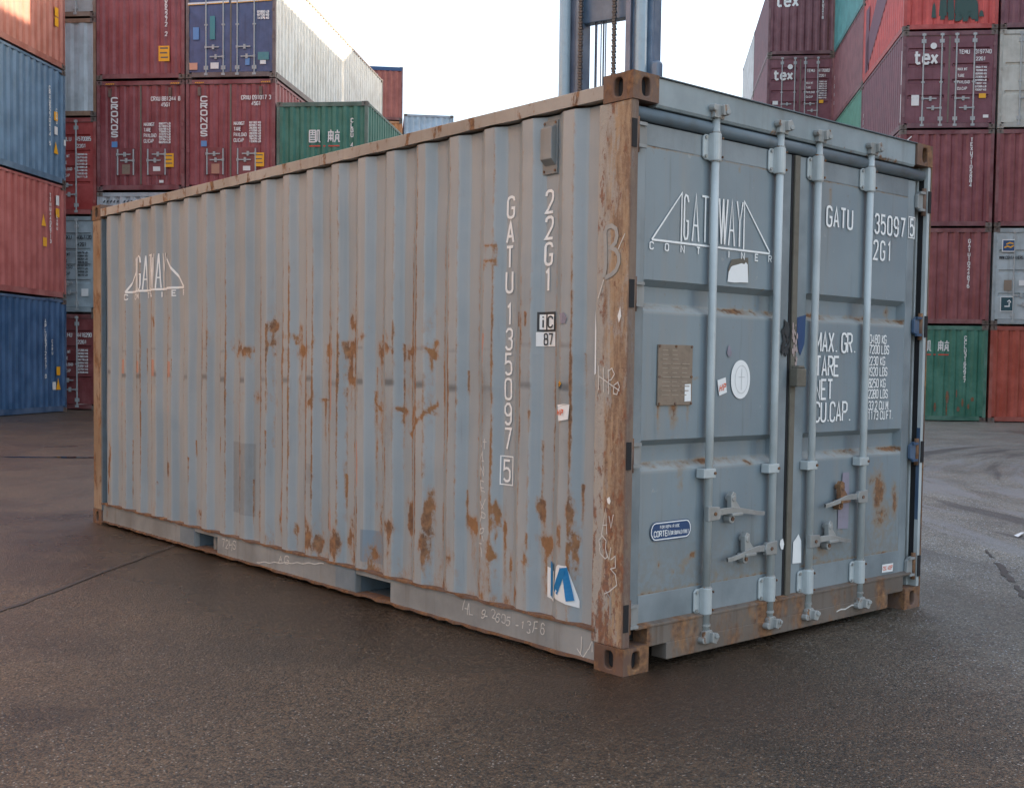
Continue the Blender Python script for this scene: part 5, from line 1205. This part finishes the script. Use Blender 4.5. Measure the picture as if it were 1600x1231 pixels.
# --- unseen stacks added beyond the frame to shade the yard and bounce warm light
def m_plain(L, H):
    m_ = MB(); fr = m_frame(L, H)
    m_.add([v_.co for v_ in fr.vertices], [tuple(p.vertices) for p in fr.polygons])
    for q_ in (m_side(L, H, 0, -1), m_side(L, H, WC, 1), m_end(H, 0, 1), m_end(H, L, -1), m_roof(L, H)):
        m_.add([v_.co for v_ in q_.vertices], [tuple(p.vertices) for p in q_.polygons]); bpy.data.meshes.remove(q_)
    return m_.mesh('shipping_container')
PAL = [MAROON, OXR, (.40,.06,.045), (.03,.09,.18), MAROON2, (.42,.16,.08), (.45,.47,.46), (.30,.06,.05), (.04,.16,.12)]
def plain(u, v, z, L, H, c, lab, grp):
    me = cmesh(('plain', L, H), lambda: m_plain(L, H))
    if not me.materials: me.materials.append(mat_info)
    o = bpy.data.objects.new('shipping_container', me); COL.objects.link(o); p = guv(u, v); p.z = z; o.location = p; o.rotation_euler = (0,0,GA); tinted(o, c)
    tag(o, lab, 'shipping container', grp)
rp = random.Random(12)
for i in range(2, 9):
    for k in range(6): plain(D1+2.5*i, DV+rp.uniform(-.05,.05), S1*k, T20, HS, rp.choice(PAL), 'unseen container added to the right block to shade the yard', 'unseen right block shading the yard')
for i in range(2):
    for k in range(6): plain(16.5, 5.2+12.4*i, S1*k, T40, HS, rp.choice(PAL), 'unseen container in a row added on the right to shade the yard', 'added right row shading the yard')
WARM = [(.56,.30,.15), (.55,.46,.35), (.54,.33,.19), (.50,.19,.10), (.58,.41,.24), (.60,.50,.38), (.52,.26,.13)]  # tan palette picked so the unseen left wall bounces warm light
for i in range(1, 3):
    for k in range(6): plain(AU, AV-i*12.3, SA*k, T40, HC, rp.choice(WARM), 'unseen container of the left wall, toned warm to bounce light', 'unseen left wall bouncing warm light')

# ================================================================== forklift mast
FO = guv(0, 0)
def cam_pt(px, D):                                       # ground point at depth D in image column px
    d = rgt*((px-800)/fpx)+fwd; f2 = Vector((d.x, d.y, 0)); return Vector((CAM[0], CAM[1], 0))+f2*D
mp = cam_pt(936, 17.); FR_ANG = yaw-R(31)
FK = empty('forklift', (mp.x, mp.y, 0), FR_ANG)
tag(FK, 'heavy container forklift with a tall blue grey mast parked behind the grey container', 'forklift')
mat_mast = steel('hazed_blue_mast_paint', (.11,.19,.30), .10, .40, .35)  # blue veil of haze over the mast mixed into its paint colour
mat_mast2 = steel('dull_violet_mast_channel', (.17,.20,.285), .12, .5, .35)
mat_hyd = flat('pale_hydraulic_tube', (.30,.385,.43), .25, .2)
mat_chain = flat('oily_chain', (.05,.055,.065), .4, .3)
mat_truck = steel('yellow_truck_paint', (.55,.30,.03), .2, .45, .4)
mat_tyre = flat('tyre_rubber', (.025,.025,.027), .8, .4)
mat_glass, t_, p_ = mat_new('cab_glass'); p_.inputs['Base Color'].default_value = (.02,.03,.035,1); p_.inputs['Roughness'].default_value = .05
HM = 9.0
for s in (-1, 1):
    x = s*.575
    m_ = MB(); m_.box(x-.17, x+.17, -.02, .05, .4, HM); m_.box(x-.17, x-.13, .05, .30, .4, HM); m_.box(x+.13, x+.17, .05, .30, .4, HM)
    mr = m_.build('mast_rail', mat_mast if s > 0 else mat_mast2, FK, bevel=.01)
    MB().box(x-s*.175-.04, x-s*.175+.04, -.09, .22, .6, HM+.2).build('inner_rail', mat_mast2 if s > 0 else mat_mast, mr, bevel=.006)
    MB().tube((x+s*.04, -.10, .6), (x+s*.04, -.10, HM-.4), .085, 20).build('lift_cylinder', mat_hyd, mr, smooth=True)
    ch = MB()
    cx = -.34 if s < 0 else .20
    for i in range(210):
        z = .8+i*.04; a = .022 if i % 2 else .03
        ch.box(cx-a, cx+a, -.15, -.10, z, z+.030)
    ch.build('lift_chain', mat_chain, FK)
MB().box(-.385, .385, .0, .16, 6.36, 7.15).build('cross_beam', mat_mast, FK, bevel=.01)
MB().box(-.385, .385, .02, .18, 1.0, 1.35).build('cross_beam', mat_mast, FK, bevel=.01)
MB().box(-.385, .385, .02, .18, HM-.3, HM).build('cross_beam', mat_mast, FK, bevel=.01)
for x, r_ in ((-.185,.013), (-.165,.010), (-.095,.010), (-.055,.013), (-.02,.011)):
    MB().tube((x,.05,.8),(x,.05,HM-.4),r_,8).build('hydraulic_hose', mat_chain if r_ > .012 else mat_mast2, FK, smooth=True)
MB().box(.73, .88, -.05, .10, 5.30, 5.68).build('work_lamp', mat_mast, FK, bevel=.045, seg=4)
cr = MB(); cr.box(-1.2, 1.2, -.40, -.16, .7, .95); cr.box(-1.2, 1.2, -.40, -.16, 1.7, 1.9); cr.box(-1.2, -1.05, -.40, -.16, .95, 1.7); cr.box(1.05, 1.2, -.40, -.16, .95, 1.7)
cr.build('carriage', mat_mast, FK, bevel=.01)
bd = MB(); bd.prism([(.5,.55),(.5,1.25),(2.0,1.45),(4.6,1.45),(5.2,1.2),(5.2,.55)], lambda a,b:(-.75,a,b), lambda a,b:(.75,a,b)); bd.build('chassis', mat_truck, FK, bevel=.04)
cw = MB(); cw.prism([(4.2,.5),(4.2,1.9),(5.1,1.9),(5.6,1.5),(5.6,.5)], lambda a,b:(-1.15,a,b), lambda a,b:(1.15,a,b)); cw.build('counterweight', mat_truck, FK, bevel=.06)
cb = MB()
for x in (-.7, .62):
    for y in (1.7, 3.3): cb.box(x, x+.08, y, y+.08, 1.44, 3.1)
cb.box(-.72, .72, 1.65, 3.42, 3.1, 3.2); CB = cb.build('cab', mat_truck, FK, bevel=.015)
MB().box(-.61,.61,1.73,1.74,1.5,3.09).box(-.61,.61,3.34,3.35,1.5,3.09).box(-.66,-.65,1.8,3.28,1.5,3.09).box(.65,.66,1.8,3.28,1.5,3.09).build('cab_window', mat_glass, CB)
MB().box(-.25,.25,2.6,2.75,1.9,2.5).box(-.25,.25,2.2,2.75,1.75,1.9).build('seat', mat_tyre, CB, bevel=.03)
for x in (-1.15, .75):
    for y, r_ in ((.9,.62), (4.0,.5)):
        wl = MB().tube((x, y, r_), (x+.42, y, r_), r_, 28).build('wheel', mat_tyre, FK, bevel=.05)
        MB().tube((x-.01, y, r_), (x+.43, y, r_), r_*.5, 20).build('rim', mat_truck, wl)

# ================================================================== scraps on the asphalt
m_ = MB(); m_.add([(0,0,.006),(.16,.02,.03),(.20,.07,.02),(.05,.06,.008)], [(0,1,2,3)])
sp = m_.build('paper_scrap', mat_paper); sp.location = (5.62, .95, 0); tag(sp, 'white scrap of paper lying on the asphalt at the right', 'scrap')
